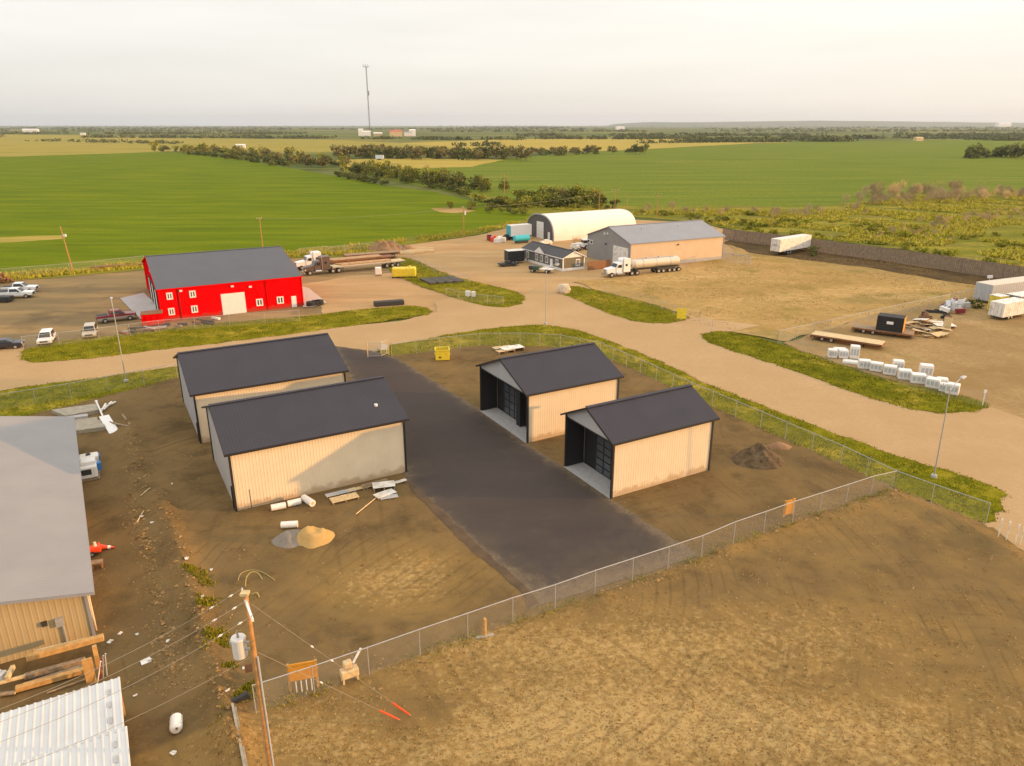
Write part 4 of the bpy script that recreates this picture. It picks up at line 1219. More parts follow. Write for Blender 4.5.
# radio mast
p = G(370, 131.5); dist = p.y
mh = 51 * dist / F_PX + 30
root = thing('radio_mast', 'very tall thin guyed lattice radio mast on the horizon', 'mast', (p.x, p.y, 0))
s_ = 2.4; m = MB()
for x, y in ((-s_, -s_), (s_, -s_), (0, s_)): m.tube((x, y, 0), (x, y, mh), .7, n=4)
n = 60
cs = [(-s_, -s_), (s_, -s_), (0, s_)]
for i in range(n):
    for k in range(3):
        a, b = cs[k], cs[(k + 1) % 3]
        m.tube((a[0], a[1], mh * i / n), (b[0], b[1], mh * (i + 1) / n), .4, n=4, caps=False)
m.build('lattice_tower', mat('mast_steel', (.22, .2, .19), .6), root)
m = MB(); m.tube((5, 0, mh * .56), (5, 0, mh * .63), 3.5, n=10); m.build('antenna_drum', M['roof_grey'], root)
m = MB(); m.box((0, 0, mh - 2), (30, 3, 2)); m.box((-14, 0, mh + 4), (2, 2, 12)); m.box((8, 0, mh + 4), (2, 2, 10)); m.box((-3, 0, mh + 4), (2, 2, 12)); m.build('antenna', M['roof_grey'], root)

# ------------------------------------------------------------------ vehicles
def wheel(root, x, y, r, w, name='wheel', rimm='rim'):
    t = MB().tube((x, y - w / 2, r), (x, y + w / 2, r), r, n=16).build(name, M['tyre'], root)
    MB().tube((x, y - w / 2 - .01, r), (x, y + w / 2 + .01, r), r * .55, n=10).build('rim', M[rimm], t)
    return t

def pickup(label, loc, rz, m_, two=None, cap=False):
    root = thing('pickup_truck', label, 'pickup truck', loc, rz, 'pickups and cars in the workshop yard')
    L, W = 5.8, 1.95
    b = MB()   # x forward; lower body
    prof = [(-2.9, .55), (-1.65, .5), (1.2, .5), (2.85, .55), (2.9, .95), (2.8, 1.12), (1.25, 1.2), (-2.9, 1.2)]
    b.extrude(prof, -W / 2, W / 2)
    o = b.build('body', m_, root); bevel(o, .07)
    if two: 
        t = MB(); t.box((-.1, 0, .72), (5.5, W + .03, .32)); t.build('lower_panel', two, root)
    c = MB(); c.extrude([(-1.0, 1.2), (1.3, 1.2), (.55, 1.85), (-.85, 1.88)], -W / 2 + .06, W / 2 - .06, taper=lambda x, z: 1 - .16 * max(0, z - 1.2) / .65)
    cb = c.build('cab', m_, root); bevel(cb, .06)
    g = MB(); g.extrude([(-.75, 1.27), (.98, 1.27), (.45, 1.74), (-.68, 1.76)], -W / 2 + .03, W / 2 - .03, taper=lambda x, z: 1 - .16 * max(0, z - 1.2) / .65); g.build('side_windows', M['glass'], cb)
    ws = MB(); ws.poly([(1.27, -.78, 1.26), (1.27, .78, 1.26), (.64, .70, 1.80), (.64, -.70, 1.80)]); ws.poly([(-1.02, -.75, 1.28), (-.90, -.68, 1.76), (-.90, .68, 1.76), (-1.02, .75, 1.28)]); ws.build('windscreen', M['glass'], cb)
    bed = MB(); bed.box((-1.98, 0, 1.205), (1.65, W - .3, .03)); bed.build('cargo_bed', M['chassis'], root)
    gr = MB(); gr.box((2.9, 0, .85), (.06, 1.3, .3)); gr.build('grille', M['chassis'], root)
    for y in (-.78, .78): MB().box((2.88, y, .92), (.08, .3, .2)).build('headlight', M['lamp_glass'], root)
    MB().box((2.95, 0, .56), (.14, W - .05, .2)).build('bumper', M['chrome'], root)
    for y in (-1.08, 1.08): MB().box((.75, y, 1.3), (.12, .2, .2)).build('mirror', M['chassis'], root)
    for x in (-1.75, 1.85):
        for y in (-.86, .86): wheel(root, x, y, .40, .27)
    return root

def car(label, loc, rz, m_, suv=True):
    root = thing('suv' if suv else 'car', label, 'car', loc, rz, 'pickups and cars in the workshop yard')
    W = 1.85; top = 1.72 if suv else 1.45
    b = MB(); b.extrude([(-2.25, .4), (2.2, .4), (2.3, .7), (2.2, .92), (1.1, 1.0), (-2.25, 1.0)], -W / 2, W / 2); o = b.build('body', m_, root); bevel(o, .08)
    rear = -2.1 if suv else -1.4
    c = MB(); c.extrude([(rear, 1.0), (1.15, 1.0), (.35, top), (rear + .3, top)], -W / 2 + .06, W / 2 - .06, taper=lambda x, z: 1 - .2 * max(0, z - 1.0) / .65); cb = c.build('cabin', m_, root); bevel(cb, .06)
    g = MB(); g.extrude([(rear + .25, 1.06), (.85, 1.06), (.3, top - .1), (rear + .45, top - .1)], -W / 2 + .03, W / 2 - .03, taper=lambda x, z: 1 - .2 * max(0, z - 1.0) / .65); g.build('side_windows', M['glass'], cb)
    f = .85
    ws = MB(); ws.poly([(1.11, -.74, 1.06), (1.11, .74, 1.06), (.44, .62, top - .06), (.44, -.62, top - .06)]); ws.build('windscreen', M['glass'], cb)
    MB().box((2.26, 0, .72), (.1, 1.0, .22)).build('grille', M['chassis'], root)
    for y in (-.68, .68): MB().box((2.22, y, .78), (.1, .36, .18)).build('headlight', M['lamp_glass'], root)
    for y in (-1.0, 1.0): MB().box((.75, y, 1.1), (.12, .2, .16)).build('mirror', M['chassis'], root)
    for x in (-1.4, 1.4):
        for y in (-.82, .82): wheel(root, x, y, .34, .22)
    return root

YZ = .06
def put(u, v, z=YZ): p = G(u, v); p.z = z; return p
p0, p1 = G(97, 325), G(136, 320)
pickup('maroon and silver pickup parked beside the red workshop', ((p0 + p1) / 2 + Vector((-.4, .9, YZ))), heading(p0, p1), M['car_maroon'], two=M['car_silver'])
pickup('white pickup at the left frame edge, the nearer of two', put(17, 298), R(14), M['car_white'])
pickup('white pickup at the left frame edge, behind another white pickup', put(21, 292.5), R(14), M['car_white'])
car('white car facing the road behind the yard fence', put(47.5, 343), R(-68), M['car_white'])
car('beige car facing the road, between the white car and maroon pickup', put(91, 336.5), R(-66), M['car_beige'])
car('dark car side-on at the left frame edge behind the fence', put(6, 349), R(20), M['car_dark'], suv=False)

def flatbed_trailer(label, loc, rz, L=14.0, W=2.5, h=1.35, mt='rust', axles=2, gooseneck=True, group='trailers', deck='wood_old', wr=.5):
    root = thing('flatbed_trailer', label, 'trailer', loc, rz, group)
    m = MB(); m.box((0, 0, h), (L, W, .14)); m.build('deck', M[deck], root)
    m = MB()
    for y in (-.5, .5): m.box((0, y, h - .3), (L - .4, .14, .45))
    for y in (-W / 2, W / 2): m.box((0, y, h - .06), (L, .08, .22))
    m.box((-L / 2, 0, h - .25), (.12, W, .4)); m.box((L / 2, 0, h - .2), (.12, W, .35))
    m.build('chassis', M[mt], root)
    for k in range(axles):
        for y in (-W / 2 + .3, W / 2 - .3): wheel(root, -L / 2 + 1.6 + 1.3 * k, y, wr, .42)
    m = MB(); m.box((L / 2 - 2.4, -.6, (h - .2) / 2), (.12, .12, h - .2)); m.box((L / 2 - 2.4, .6, (h - .2) / 2), (.12, .12, h - .2)); m.build('landing_leg', M['chassis'], root)
    return root

def tractor(label, loc, rz, m_, group='semi trucks'):
    root = thing('semi_truck', label, 'truck', loc, rz, group)
    m = MB(); m.box((-.6, 0, .85), (7.6, .9, .25)); m.build('chassis', M['chassis'], root)
    h = MB(); h.extrude([(1.3, .75), (3.35, .75), (3.45, 1.2), (3.3, 1.75), (1.3, 2.05)], -1.0, 1.0, taper=lambda x, z: 1 - .12 * max(0, x - 1.3) / 2); o = h.build('hood', m_, root); bevel(o, .1)
    c = MB(); c.extrude([(-.2, .75), (1.35, .75), (1.35, 2.0), (.95, 2.85), (-.2, 2.95)], -1.1, 1.1); o = c.build('cab', m_, root); bevel(o, .07)
    w = MB(); w.poly([(1.38, -.95, 2.05), (1.38, .95, 2.05), (1.02, .9, 2.72), (1.02, -.9, 2.72)]); w.build('windscreen', M['glass'], o)
    w = MB()
    for y in (-1.11, 1.11): w.box((.45, y, 2.25), (.75, .03, .6))
    w.build('side_windows', M['glass'], o)
    s = MB(); s.extrude([(-2.1, .9), (-.2, .9), (-.2, 3.45), (-.6, 3.7), (-2.1, 3.7)], -1.12, 1.12); s = s.build('sleeper', m_, root); bevel(s, .08)
    w = MB()
    for y in (-1.13, 1.13): w.box((-1.1, y, 2.4), (.5, .03, .45))
    w.build('sleeper_window', M['glass'], s)
    MB().box((3.46, 0, 1.25), (.08, 1.1, .8)).build('grille', M['chrome'], root)
    MB().box((3.55, 0, .6), (.2, 2.2, .4)).build('bumper', M['chrome'], root)
    for y in (-.95, .95): MB().box((3.3, y, 1.15), (.2, .3, .25)).build('headlight', M['lamp_glass'], root)
    for y in (-1.2, 1.2):
        MB().tube((-.3, y, .9), (-.3, y, 3.9), .08, n=8).build('exhaust_stack', M['chrome'], root)
        MB().tube((-.1, y * .88, .75), (1.2, y * .88, .75), .32, n=12).build('fuel_tank', M['chrome'], root)
        MB().box((1.1, y * 1.08, 2.2), (.12, .1, .5)).build('mirror', M['chassis'], root)
    for y in (-.95, .95): wheel(root, 2.35, y, .52, .32)
    for x in (-2.6, -3.9):
        for y in (-.85, .85): wheel(root, x, y, .52, .55)
    return root

# tanker combination by the cream warehouse
a, b = G(604, 277.5), G(678, 270.5); ta = heading(b, a)
d = (a - b).normalized()
tractor('white sleeper semi truck coupled to the tanker beside the cream warehouse', a - d * 3.6 + Vector((0, 0, .03)), ta, M['car_white'])
c = b + d * 6.3
root = thing('tanker_trailer', 'pale cylindrical tanker trailer on five axles beside the cream warehouse', 'trailer', (c.x, c.y, .03), ta)
m = MB()
prof = [(-6.2, .35), (-6.0, .8), (-5.6, 1.0), (5.3, 1.0), (5.7, .8), (5.9, .35)]
NS = 20
for (x0, r0), (x1, r1) in zip(prof[:-1], prof[1:]): m.tube((x0, 0, 2.25), (x1, 0, 2.25), r0, r1, n=NS, caps=False)
m.tube((-6.25, 0, 2.25), (-6.2, 0, 2.25), .05, .35, n=NS); m.tube((5.9, 0, 2.25), (5.95, 0, 2.25), .35, .05, n=NS)
m.build('tank', mat('tank_cream', (.62, .56, .46), .35, metal=.2, var=.05), root, smooth=True)
m = MB()
for x in (-3.6, 0, 3.4): m.tube((x - .08, 0, 2.25), (x + .08, 0, 2.25), 1.03, n=NS)
m.build('band', M['galv'], root)
m = MB(); m.box((0, 0, 3.28), (9.5, .5, .05)); m.tube((-1, 0, 3.2), (-1, 0, 3.5), .3, n=10); m.tube((2.2, 0, 3.2), (2.2, 0, 3.5), .3, n=10); m.build('catwalk', M['galv'], root)
m = MB(); m.box((-.5, 0, 1.1), (11.4, 1.0, .25)); m.box((-2, 1.1, 1.0), (4, .25, .5)); m.box((-2, -1.1, 1.0), (4, .25, .5)); m.build('chassis', M['chassis'], root)
for x in (-5.6, -4.4, -3.2, -1.6, -.4):
    for y in (-.95, .95): wheel(root, x, y, .5, .5)

# two flatbed rigs with pipe, north-east of the red workshop
for k, (uv, vv, c, lb) in enumerate([((296, 270.5), (376, 263), M['car_white'], 'white semi truck with flatbed, behind the darker rig by the workshop'), ((304, 275.5), (380, 268), mat('truck_dark', (.10, .075, .06), .4, var=.1), 'dark semi truck parked in front of the white one by the workshop')]):
    a, b = G(*uv), G(*vv); ang = heading(b, a); d = (a - b).normalized()
    tractor(lb, a - d * 3.4 + Vector((0, 0, YZ)), ang, c)
    t = flatbed_trailer(['rear flatbed trailer loaded with brown pipe beyond the workshop', 'front flatbed trailer with pale deck rail beyond the workshop'][k], a - d * 14.2 + Vector((0, 0, YZ)), ang, L=16.5, axles=3, deck='wood_pale' if k else 'rust', mt='galv' if k else 'rust', group='flatbed rigs by the workshop')
    for i in range(6 if k == 0 else 3):
        pm = MB(); y = -1.0 + .4 * i if k == 0 else -.7 + .7 * i
        pm.tube((-6.0, y, 0), (6.2 - .4 * (i % 3), y, 0), .17, n=10)
        o = pm.build('steel_pipe', M['pipe_steel'], loc=(a - d * 13.4 + Vector((0, 0, 1.42 + .17 + YZ))), rz=ang)
        tag(o, 'brown steel pipe lying on the rear flatbed trailer' if k == 0 else 'brown steel pipe lying on the front flatbed trailer', 'pipe', 'pipes on the rear flatbed' if k == 0 else 'pipes on the front flatbed')
root = flatbed_trailer('empty pale flatbed trailer standing beyond the loaded rigs', G(372, 259) + Vector((0, 0, YZ)), R(205), L=13, axles=2, group='flatbed rigs by the workshop')

def box_trailer(name, label, loc, rz, L, W, H, m_, z0=.9, axles=2, door_m=None, cat='trailer', ribs=True, wr=.45, nose=False, roof_m=None, stripe=None):
    root = thing(name, label, cat, loc, rz)
    m = MB()
    if ribs:
        m.corr((-L / 2, -W / 2, z0), (L / 2, -W / 2, z0), (-L / 2, -W / 2, z0 + H), (L / 2, -W / 2, z0 + H), .6, .03, out=(0, -1, 0))
        m.corr((-L / 2, W / 2, z0), (L / 2, W / 2, z0), (-L / 2, W / 2, z0 + H), (L / 2, W / 2, z0 + H), .6, .03, out=(0, 1, 0))
    m.box((0, 0, z0 + H / 2), (L, W - .01, H))
    b = m.build('body', m_, root)
    r = MB(); r.box((0, 0, z0 + H + .02), (L + .06, W + .06, .08)); r.build('roof', roof_m or M['white_dirty'], root)
    for sg in (-1, 1):
        d = MB(); d.box((-L / 2 - .03, sg * W / 4, z0 + H / 2), (.06, W / 2 - .08, H - .15)); d = d.build('door', door_m or m_, root)
        q = MB()
        for yy in (sg * W * .12, sg * W * .36): q.tube((-L / 2 - .09, yy, z0 + .1), (-L / 2 - .09, yy, z0 + H - .1), .025, n=5)
        q.build('lock_bar', M['galv'], d)
    f = MB(); f.box((0, 0, z0 - .12), (L, W * .6, .22)); f.build('chassis', M['chassis'], root)
    if axles:
        for k in range(axles):
            for y in (-W / 2 + .2, W / 2 - .2): wheel(root, -L * .22 + k * (2 * wr + .12), y, wr, .3)
        t = MB(); t.box((L / 2 + .7, 0, z0 - .15), (1.5, .12, .12)); t.tube((L / 2 + 1.3, 0, 0), (L / 2 + 1.3, 0, z0), .05, n=6); t.build('drawbar', M['chassis'], root)
    return root

a, b = G(772, 258), G(815, 250.5); ang = heading(a, b)
bt = box_trailer('van_trailer', 'long white box trailer parked at the windbreak fence end', (a + b) / 2 + Vector((-.6, 1.2, .13)), ang, 13.2, 2.6, 2.9, M['white_dirty'], z0=1.0)
MB().box((-6.68, .1, 2.5), (.02, 1.3, .6)).build('decal', M['trailer_grey'], bt)
c = G(517, 243) ; box_trailer('van_trailer', 'white box trailer with teal rear end left of the arched shed', G(506, 240.5) + Vector((3.6, 2.4, .03)), R(29.4), 6.6, 2.6, 2.9, M['white_paint'], z0=1.05, door_m=M['teal'])
box_trailer('utility_trailer', 'black enclosed trailer with pale roof left of the modular office', put(514.5, 263), R(25), 4.0, 2.4, 2.3, M['black_inner'], z0=.6, axles=2, door_m=M['black_inner'], wr=.35)
p = put(1006, 318, .14); box_trailer('cargo_trailer', 'small white twin-axle cargo trailer in the eastern yard', p, heading(G(993, 317), G(1020, 312)), 6.4, 2.4, 2.2, M['white_dirty'], z0=.55, wr=.36)
a, b = G(980, 307), G(1030, 300); box_trailer('office_trailer', 'long site trailer with grey end and pale roof at the east frame edge', (a + b) / 2 + Vector((3.0, 3.4, .14)), heading(a, b), 16, 3.2, 2.9, M['trailer_grey'], z0=.45, axles=0, cat='trailer', roof_m=mat('site_roof', (.62, .55, .44), .6))
box_trailer('tall_crate', 'tall yellow and white tank between the two eastern trailers', put(996, 312, .14), R(24), 2.2, 1.9, 2.6, M['yellow'], z0=.15, axles=0, cat='container')
box_trailer('site_cabin', 'dark grey site cabin behind the cargo trailer, cut by the frame', put(1024, 318, .14) + Vector((4.2, 5.4, 0)), R(24), 9.5, 2.6, 2.6, M['dark_grey_siding'], z0=.3, axles=0, cat='cabin', roof_m=M['white_dirty'])

# dark shipping box on a flatbed, and the lone flatbed in front of it
a, b = G(866, 336), G(902, 338.5); ang = heading(a, b) - .30
c = (a + b) / 2 + Vector((.3, 1.2, .14))
flatbed_trailer('low flatbed trailer carrying a black plywood box', c, ang, L=8.2, W=2.5, h=.75, axles=2, group='flatbeds in the eastern yard', wr=.36)
u_ = Vector((math.cos(ang), math.sin(ang), 0))
root = thing('plywood_box', 'black plywood-ended box riding on the low flatbed', 'box', c + u_ * .9 + Vector((0, 0, .83)), ang)
o = MB().box((0, 0, 1.1), (3.6, 2.3, 2.2)).build('shell', M['black_inner'], root); bevel(o, .03)
MB().box((1.82, 0, 1.1), (.05, 2.25, 2.12)).build('end_panel', M['orange_board'], root)
MB().box((.0, -1.165, 1.3), (.9, .02, .42)).build('decal', M['white_paint'], root)
a, b = G(817, 341), G(880, 351); ang = heading(a, b)
flatbed_trailer('empty low flatbed trailer nearest the white crates', (a + b) / 2 + Vector((.2, .9, .14)), ang, L=9.6, W=2.5, h=.8, axles=2, group='flatbeds in the eastern yard', deck='wood_pale', mt='rust', wr=.36)

# ------------------------------------------------------------------ yard objects
def crate_stack(label, u, v, w, d, h, ang, z=.14):
    root = thing('white_crate', label, 'crate', put(u, v, z), ang, 'white crates along the grass')
    o = MB().box((0, 0, h / 2 + .1), (w, d, h)).build('shell', M['plastic_white'], root); bevel(o, .05)
    m = MB(); m.box((0, 0, .05), (w + .1, d + .1, .1)); m.build('pallet', M['wood_old'], root)
    m = MB()
    for k in (-1, 0, 1): m.box((w * .3 * k, -d / 2 - .012, h * .55 + .1), (w * .22, .02, h * .5))
    m.build('vent_panel', M['trailer_grey'], root)
    m = MB(); m.box((0, 0, h + .11), (w - .2, d - .2, .03)); m.build('lid', M['white_paint'], root)
    return root
CR = [(831.5, 358.5, 1.5, 1.3, 1.2, 'leftmost white crate in the row, standing apart on the grass'), (842.5, 359, 1.6, 1.3, 1.2, 'second white crate from the left end of the row'), (853.5, 359.5, 1.6, 1.4, 1.9, 'tall white crate standing at the left of the row'),
      (863.5, 369.3, 2.0, 1.4, 1.15, 'white crate just right of the flat lid on the grass'), (875.5, 372, 2.0, 1.4, 1.15, 'second crate right of the flat lid'), (889, 375.5, 2.0, 1.4, 1.2, 'crate in front of a taller one at mid row'), (897, 371.5, 1.7, 1.4, 1.4, 'crate set back behind the mid row'),
      (903.5, 380, 2.0, 1.5, 1.25, 'greyish crate with a paper at its foot'), (917, 384, 2.2, 1.5, 1.2, 'crate below the tall set-back crate'), (924.5, 378, 2.0, 1.5, 1.7, 'tall crate set back towards the right end of the row'), (932, 388.5, 2.0, 1.5, 1.2, 'crate right of the set-back tall crate'), (941, 387, 1.6, 1.3, 1.0, 'low crate partly behind the street lamp arm'), (951.5, 395, 1.8, 1.4, 1.3, 'rightmost crate at the end of the row'), (943.5, 392.5, 1.4, 1.2, 1.0, 'small crate tucked beside the rightmost one')]
for (u, v, w, d_, h, lb) in CR: crate_stack(lb, u, v, w * .74, d_ * .8, h * .9, R(-27) + random.uniform(-.25, .25))
o = MB().box((0, 0, .12), (2.0, 1.3, .2)).box((0, 0, .26), (1.7, 1.1, .1)).build('crate_lid', M['white_paint'], loc=put(850.5, 364, .16), rz=R(-27)); tag(o, 'flat white lid lying on grass between the crates', 'lid')
o = MB().box((0, 0, .10), (1.7, 1.2, .16)).box((0, 0, .22), (1.5, 1.0, .08)).build('crate_lid', M['white_paint'], loc=put(840, 351, .16), rz=R(-10)); tag(o, 'flat white lid behind the second crate near the flatbed', 'lid')

# timber and scrap beside the plywood box
rnd = random.Random(3)
for i in range(22):
    u, v = rnd.uniform(904, 944), rnd.uniform(322, 338)
    L = rnd.uniform(1.4, 3.6); h = rnd.uniform(.1, .5)
    p = put(u, v, .14 + rnd.uniform(.02, .35)); root = thing('timber_pallet', 'loose pale board pallet in the scrap heap beside the black box', 'pallet', p, rnd.uniform(-1, .6), 'scrap timber beside the black box')
    root.rotation_euler = (rnd.uniform(-.25, .25), rnd.uniform(-.2, .2), root.rotation_euler[2])
    m = MB()
    for k in range(4): m.box((0, (k - 1.5) * .3, h), (L, .24, .06))
    m.build('boards', M[rnd.choice(['wood_pale', 'wood_pale', 'wood_new', 'wood_old', 'white_dirty'])], root)
    for k in (-1, 0, 1): MB().box((k * L * .4, 0, h / 2), (.12, 1.2, h)).build('runner', M['wood_old'], root)
for i in range(9):
    u, v = rnd.uniform(922, 948), rnd.uniform(313, 327)
    o = MB().box((0, 0, .25), (rnd.uniform(1.5, 3.5), .35, .4)).box((.3, .2, .45), (1.2, .2, .3)).build('scrap_beam', M['chassis' if i % 2 else 'rust'], loc=put(u, v, .14), rz=rnd.uniform(-.5, 1)); tag(o, 'dark steel beam in the scrap behind the pale timber', 'beam', 'steel scrap behind the timber')
for i in range(16):
    u, v = rnd.uniform(941, 963), rnd.uniform(306, 315)
    m = MB(); m.box((0, 0, .5), (rnd.uniform(.8, 2.2), rnd.uniform(.4, .9), rnd.uniform(.3, 1.1)), rz=rnd.uniform(0, 3), ry=rnd.uniform(-.4, .4)); m.tube((-.8, 0, .3), (.9, .3, 1.1), .08, n=6)
    o = m.build('scrap_piece', [M['white_paint'], M['trailer_grey'], M['car_maroon'], M['galv']][i % 4], loc=put(u, v, .14 + rnd.uniform(0, .4))); tag(o, ['white', 'grey', 'dark red', 'silver'][i % 4] + ' metal piece in the scrap heap by the dry pasture fence', 'scrap', 'metal scrap heap')
o = MB().box((0, 0, 1.0), (.12, 1.2, 2.0)).box((.3, 0, .05), (.7, 1.2, .08)).build('upright_panel', M['wood_pale'], loc=put(946, 331, .14), rz=.5); tag(o, 'pale panel standing upright at the scrap heap\'s right end', 'panel')

def heap(name, label, u, v, rx, ry, h, m_, z=None, rz=0.0, seed=0):
    """an uneven mound of loose material"""
    p = G(u, v); zz = ground_z(p.x, p.y) - .05 if z is None else z
    mb = MB(); n, k = 40, 16
    pts = []
    for j in range(k + 1):
        r = j / k
        for i in range(n):
            t = 2 * math.pi * i / n
            q = Vector((math.cos(t) * r, math.sin(t) * r, seed * 3.1))
            e = 1 + .22 * noise.noise(q * 1.3 + Vector((seed, 0, 0)))
            x, y = rx * r * e * math.cos(t), ry * r * e * math.sin(t)
            zc = h * (1 - r ** 1.5) ** 1.1 * (.85 + .5 * noise.noise(Vector((x, y, seed)) * 1.1)) * (1 - .12 * math.exp(-(r / .25) ** 2)) + .16 * h * noise.noise(Vector((x, y, seed)) * 2.4) * (1 - r) + .06 * noise.noise(Vector((x, y, seed)) * 6) * (1 - r)
            pts.append((x, y, zc))
    mb.v = pts
    for j in range(k):
        for i in range(n):
            a, b = j * n + i, j * n + (i + 1) % n
            mb.f.append((a, a + n, b + n, b)); mb.m.append(0)
    o = mb.build(name, m_, smooth=True, loc=(p.x, p.y, zz), rz=rz)
    return tag(o, label, 'heap')
heap('sand_heap', 'golden sand heap on the dirt in front of the closed shed', 313, 541, 1.75, 1.55, 1.15, M['sand'], seed=1)
heap('gravel_heap', 'grey gravel heap leaning against the golden sand heap', 292, 542, 1.5, 1.35, .85, M['sand_grey'], seed=2)
heap('soil_heap', 'dark soil heap behind the open-fronted shed near the verge fence', 757, 463, 2.6, 2.1, 2.0, M['soil'], seed=3)
heap('soil_heap', 'low pale spoil heap against the verge fence beside the dark one', 778, 449, 1.3, .8, .6, M['clay'], seed=4)
heap('clay_heap', 'reddish clay heap at the crop field edge beyond the trailers', 386, 251, 5.5, 3.6, 3.0, M['clay'], z=.05, seed=6)
heap('clay_heap', 'smaller reddish clay heap right of the big one', 402, 250.5, 3.6, 2.4, 1.8, M['clay'], z=.05, seed=7)
for i, (u, v, s_) in enumerate([(420, 252, 1), (412, 253, .8), (402, 254, .9), (425, 250, .6)]):
    m = MB()
    for k in range(4): m.box((0, (k - 1.5) * .4, .2 + .15 * (k % 2)), (7 * s_, .32, .3))
    o = m.build('lumber_stack', M['wood_pale'], loc=put(u, v, .04), rz=R(6)); tag(o, ['long pale lumber stack in front of the clay heaps', 'lumber stack at the foot of the clay heap', 'left pale lumber stack below the clay heap', 'short lumber stack at the right end'][i], 'lumber', 'lumber by the clay heaps')

# yellow tank, bins, mats on the grass island
root = thing('yellow_tank', 'bright yellow steel skid tank on the grass island', 'tank', put(404.5, 277.5, .06), R(5))
o = MB().box((0, 0, 1.15), (4.9, 2.2, 1.8)).build('tank', M['yellow'], root); bevel(o, .25, 3)
m = MB()
for x in (-1.9, -.65, .65, 1.9): m.box((x, 0, 1.15), (.12, 2.26, 1.86))
m.build('rib', M['yellow'], root); m = MB(); m.box((0, -.8, .12), (5.1, .25, .22)); m.box((0, .8, .12), (5.1, .25, .22)); m.build('skid', M['chassis'], root)
MB().tube((1.2, 0, 2.05), (1.2, 0, 2.35), .35, n=12).build('hatch', M['yellow'], root)
root = thing('white_tote', 'small white tote near the yellow tank', 'tote', put(378.5, 275.5, .06), .2)
o = MB().box((0, 0, .95), (1.3, 1.2, 1.5)).build('bottle', M['plastic_white'], root); bevel(o, .12); MB().box((0, 0, .12), (1.35, 1.25, .2)).build('pallet', M['wood_old'], root)
for i in range(4):
    c = G(429 + 8.4 * i, 282.6 - .9 * i * .6)
    o = MB().box((0, 0, .18), (1.85, 5.4, .3)).build('rig_mat', M['mat_dark'], loc=(c.x, c.y, .19), rz=R(28)); tag(o, 'dark timber rig mat lying on the grass island', 'mat', 'dark mats on the grass island')
o = MB().box((0, 0, .7), (.9, .5, .9)).tube((0, 0, -.1), (0, 0, .4), .1).build('utility_pedestal', M['white_paint'], loc=put(468, 298, .17)); tag(o, 'white utility pedestal on the grass island beside the fence', 'pedestal')
o = MB().box((0, 0, .5), (.7, .5, .9)).tube((0, 0, -.1), (0, 0, .4), .1).build('utility_pedestal', M['white_paint'], loc=put(473.5, 297.5, .17)); tag(o, 'second smaller white utility pedestal on the grass island', 'pedestal')
for i, (u, v) in enumerate([(311, 306.5), (316, 305.5), (319.5, 305)]):
    m = MB(); m.tube((0, 0, 0), (0, 0, .7), .8, .75, n=14); o = m.build('scrap_tyre', M['tyre'], loc=put(u, v, .18)); tag(o, 'dark scrap tyre at the corner of the pale slab by the red workshop', 'tyres', 'tyres by the red workshop')  # each is one single tyre, drawn as a plain short cylinder
m = MB()
for k in range(3): m.box((0, (k - 1) * .5, .4), (5.2, .4, .7))
o = m.build('steel_skid', M['chassis'], loc=put(389, 305.5, .1), rz=R(18)); tag(o, 'dark steel skid in the grass at the workshop yard corner', 'skid')
# red bin beside the workshop
a, b = G(139, 328), G(160.5, 326); root = thing('red_bin', 'red steel bin with rusty lid beside the workshop corner', 'bin', (a + b) / 2 + Vector((0, 1.3, .12)), heading(a, b))
w = (b - a).length
o = MB().box((0, 0, .95), (w, 2.4, 1.85)).build('bin_body', M['red_siding'], root); bevel(o, .05); MB().box((0, 0, 1.92), (w + .1, 2.5, .08)).build('lid', M['rust'], root)
m = MB()
for x in (-w * .3, 0, w * .3): m.box((x, -1.23, .95), (.1, .08, 1.75))
m.build('rib', M['red_siding'], root)
rnd = random.Random(11)
for i in range(18):
    u = rnd.uniform(100, 225); v = 337 - (u - 100) * .125 + rnd.uniform(-2.5, 2)
    m = MB(); L = rnd.uniform(.8, 3.2); m.box((0, 0, .22), (L, .35, .3), ry=rnd.uniform(-.1, .1)); m.box((.2, .3, .2), (L * .5, .3, .25))
    o = m.build('yard_scrap', M[rnd.choice(['chassis', 'rust', 'wood_old', 'white_dirty', 'galv'])], loc=put(u, v, .12), rz=rnd.uniform(-.6, .8)); tag(o, 'scrap piece lying in the weeds along the workshop front', 'scrap', 'scrap along the workshop front')
m = MB()
for k in range(9): m.tube((rnd.uniform(-2.5, 2.5), rnd.uniform(-1, 1), .2), (rnd.uniform(-2.5, 2.5), rnd.uniform(-1, 1), rnd.uniform(.6, 2.2)), .22, n=6)
o = m.build('scrap_machine', M['rust'], loc=put(3, 283, .06)); tag(o, 'rusty machine parts heap at the left frame edge', 'scrap')
for i, (u, v) in enumerate([(2, 302), (-2, 296)]):
    m = MB(); m.box((0, 0, .6), (3.6, 1.6, .8)); m.tube((-1.2, -.9, .4), (-1.2, .9, .4), .42, n=10); m.tube((1.0, -.9, .4), (1.0, .9, .4), .42, n=10)
    o = m.build('dark_machine', M['chassis'], loc=put(u, v, .06)); tag(o, ['dark machine on wheels at the left frame edge, nearer', 'dark machine on wheels at the left frame edge, behind'][i], 'machine')
o = MB().box((0, 0, .3), (13, .8, .4)).box((1, .7, .3), (11, .5, .4)).build('pipe_rack', M['rust'], loc=put(124, 267.5, .1), rz=R(22)); tag(o, 'long rusty pipe rack lying along the crop field edge', 'rack')

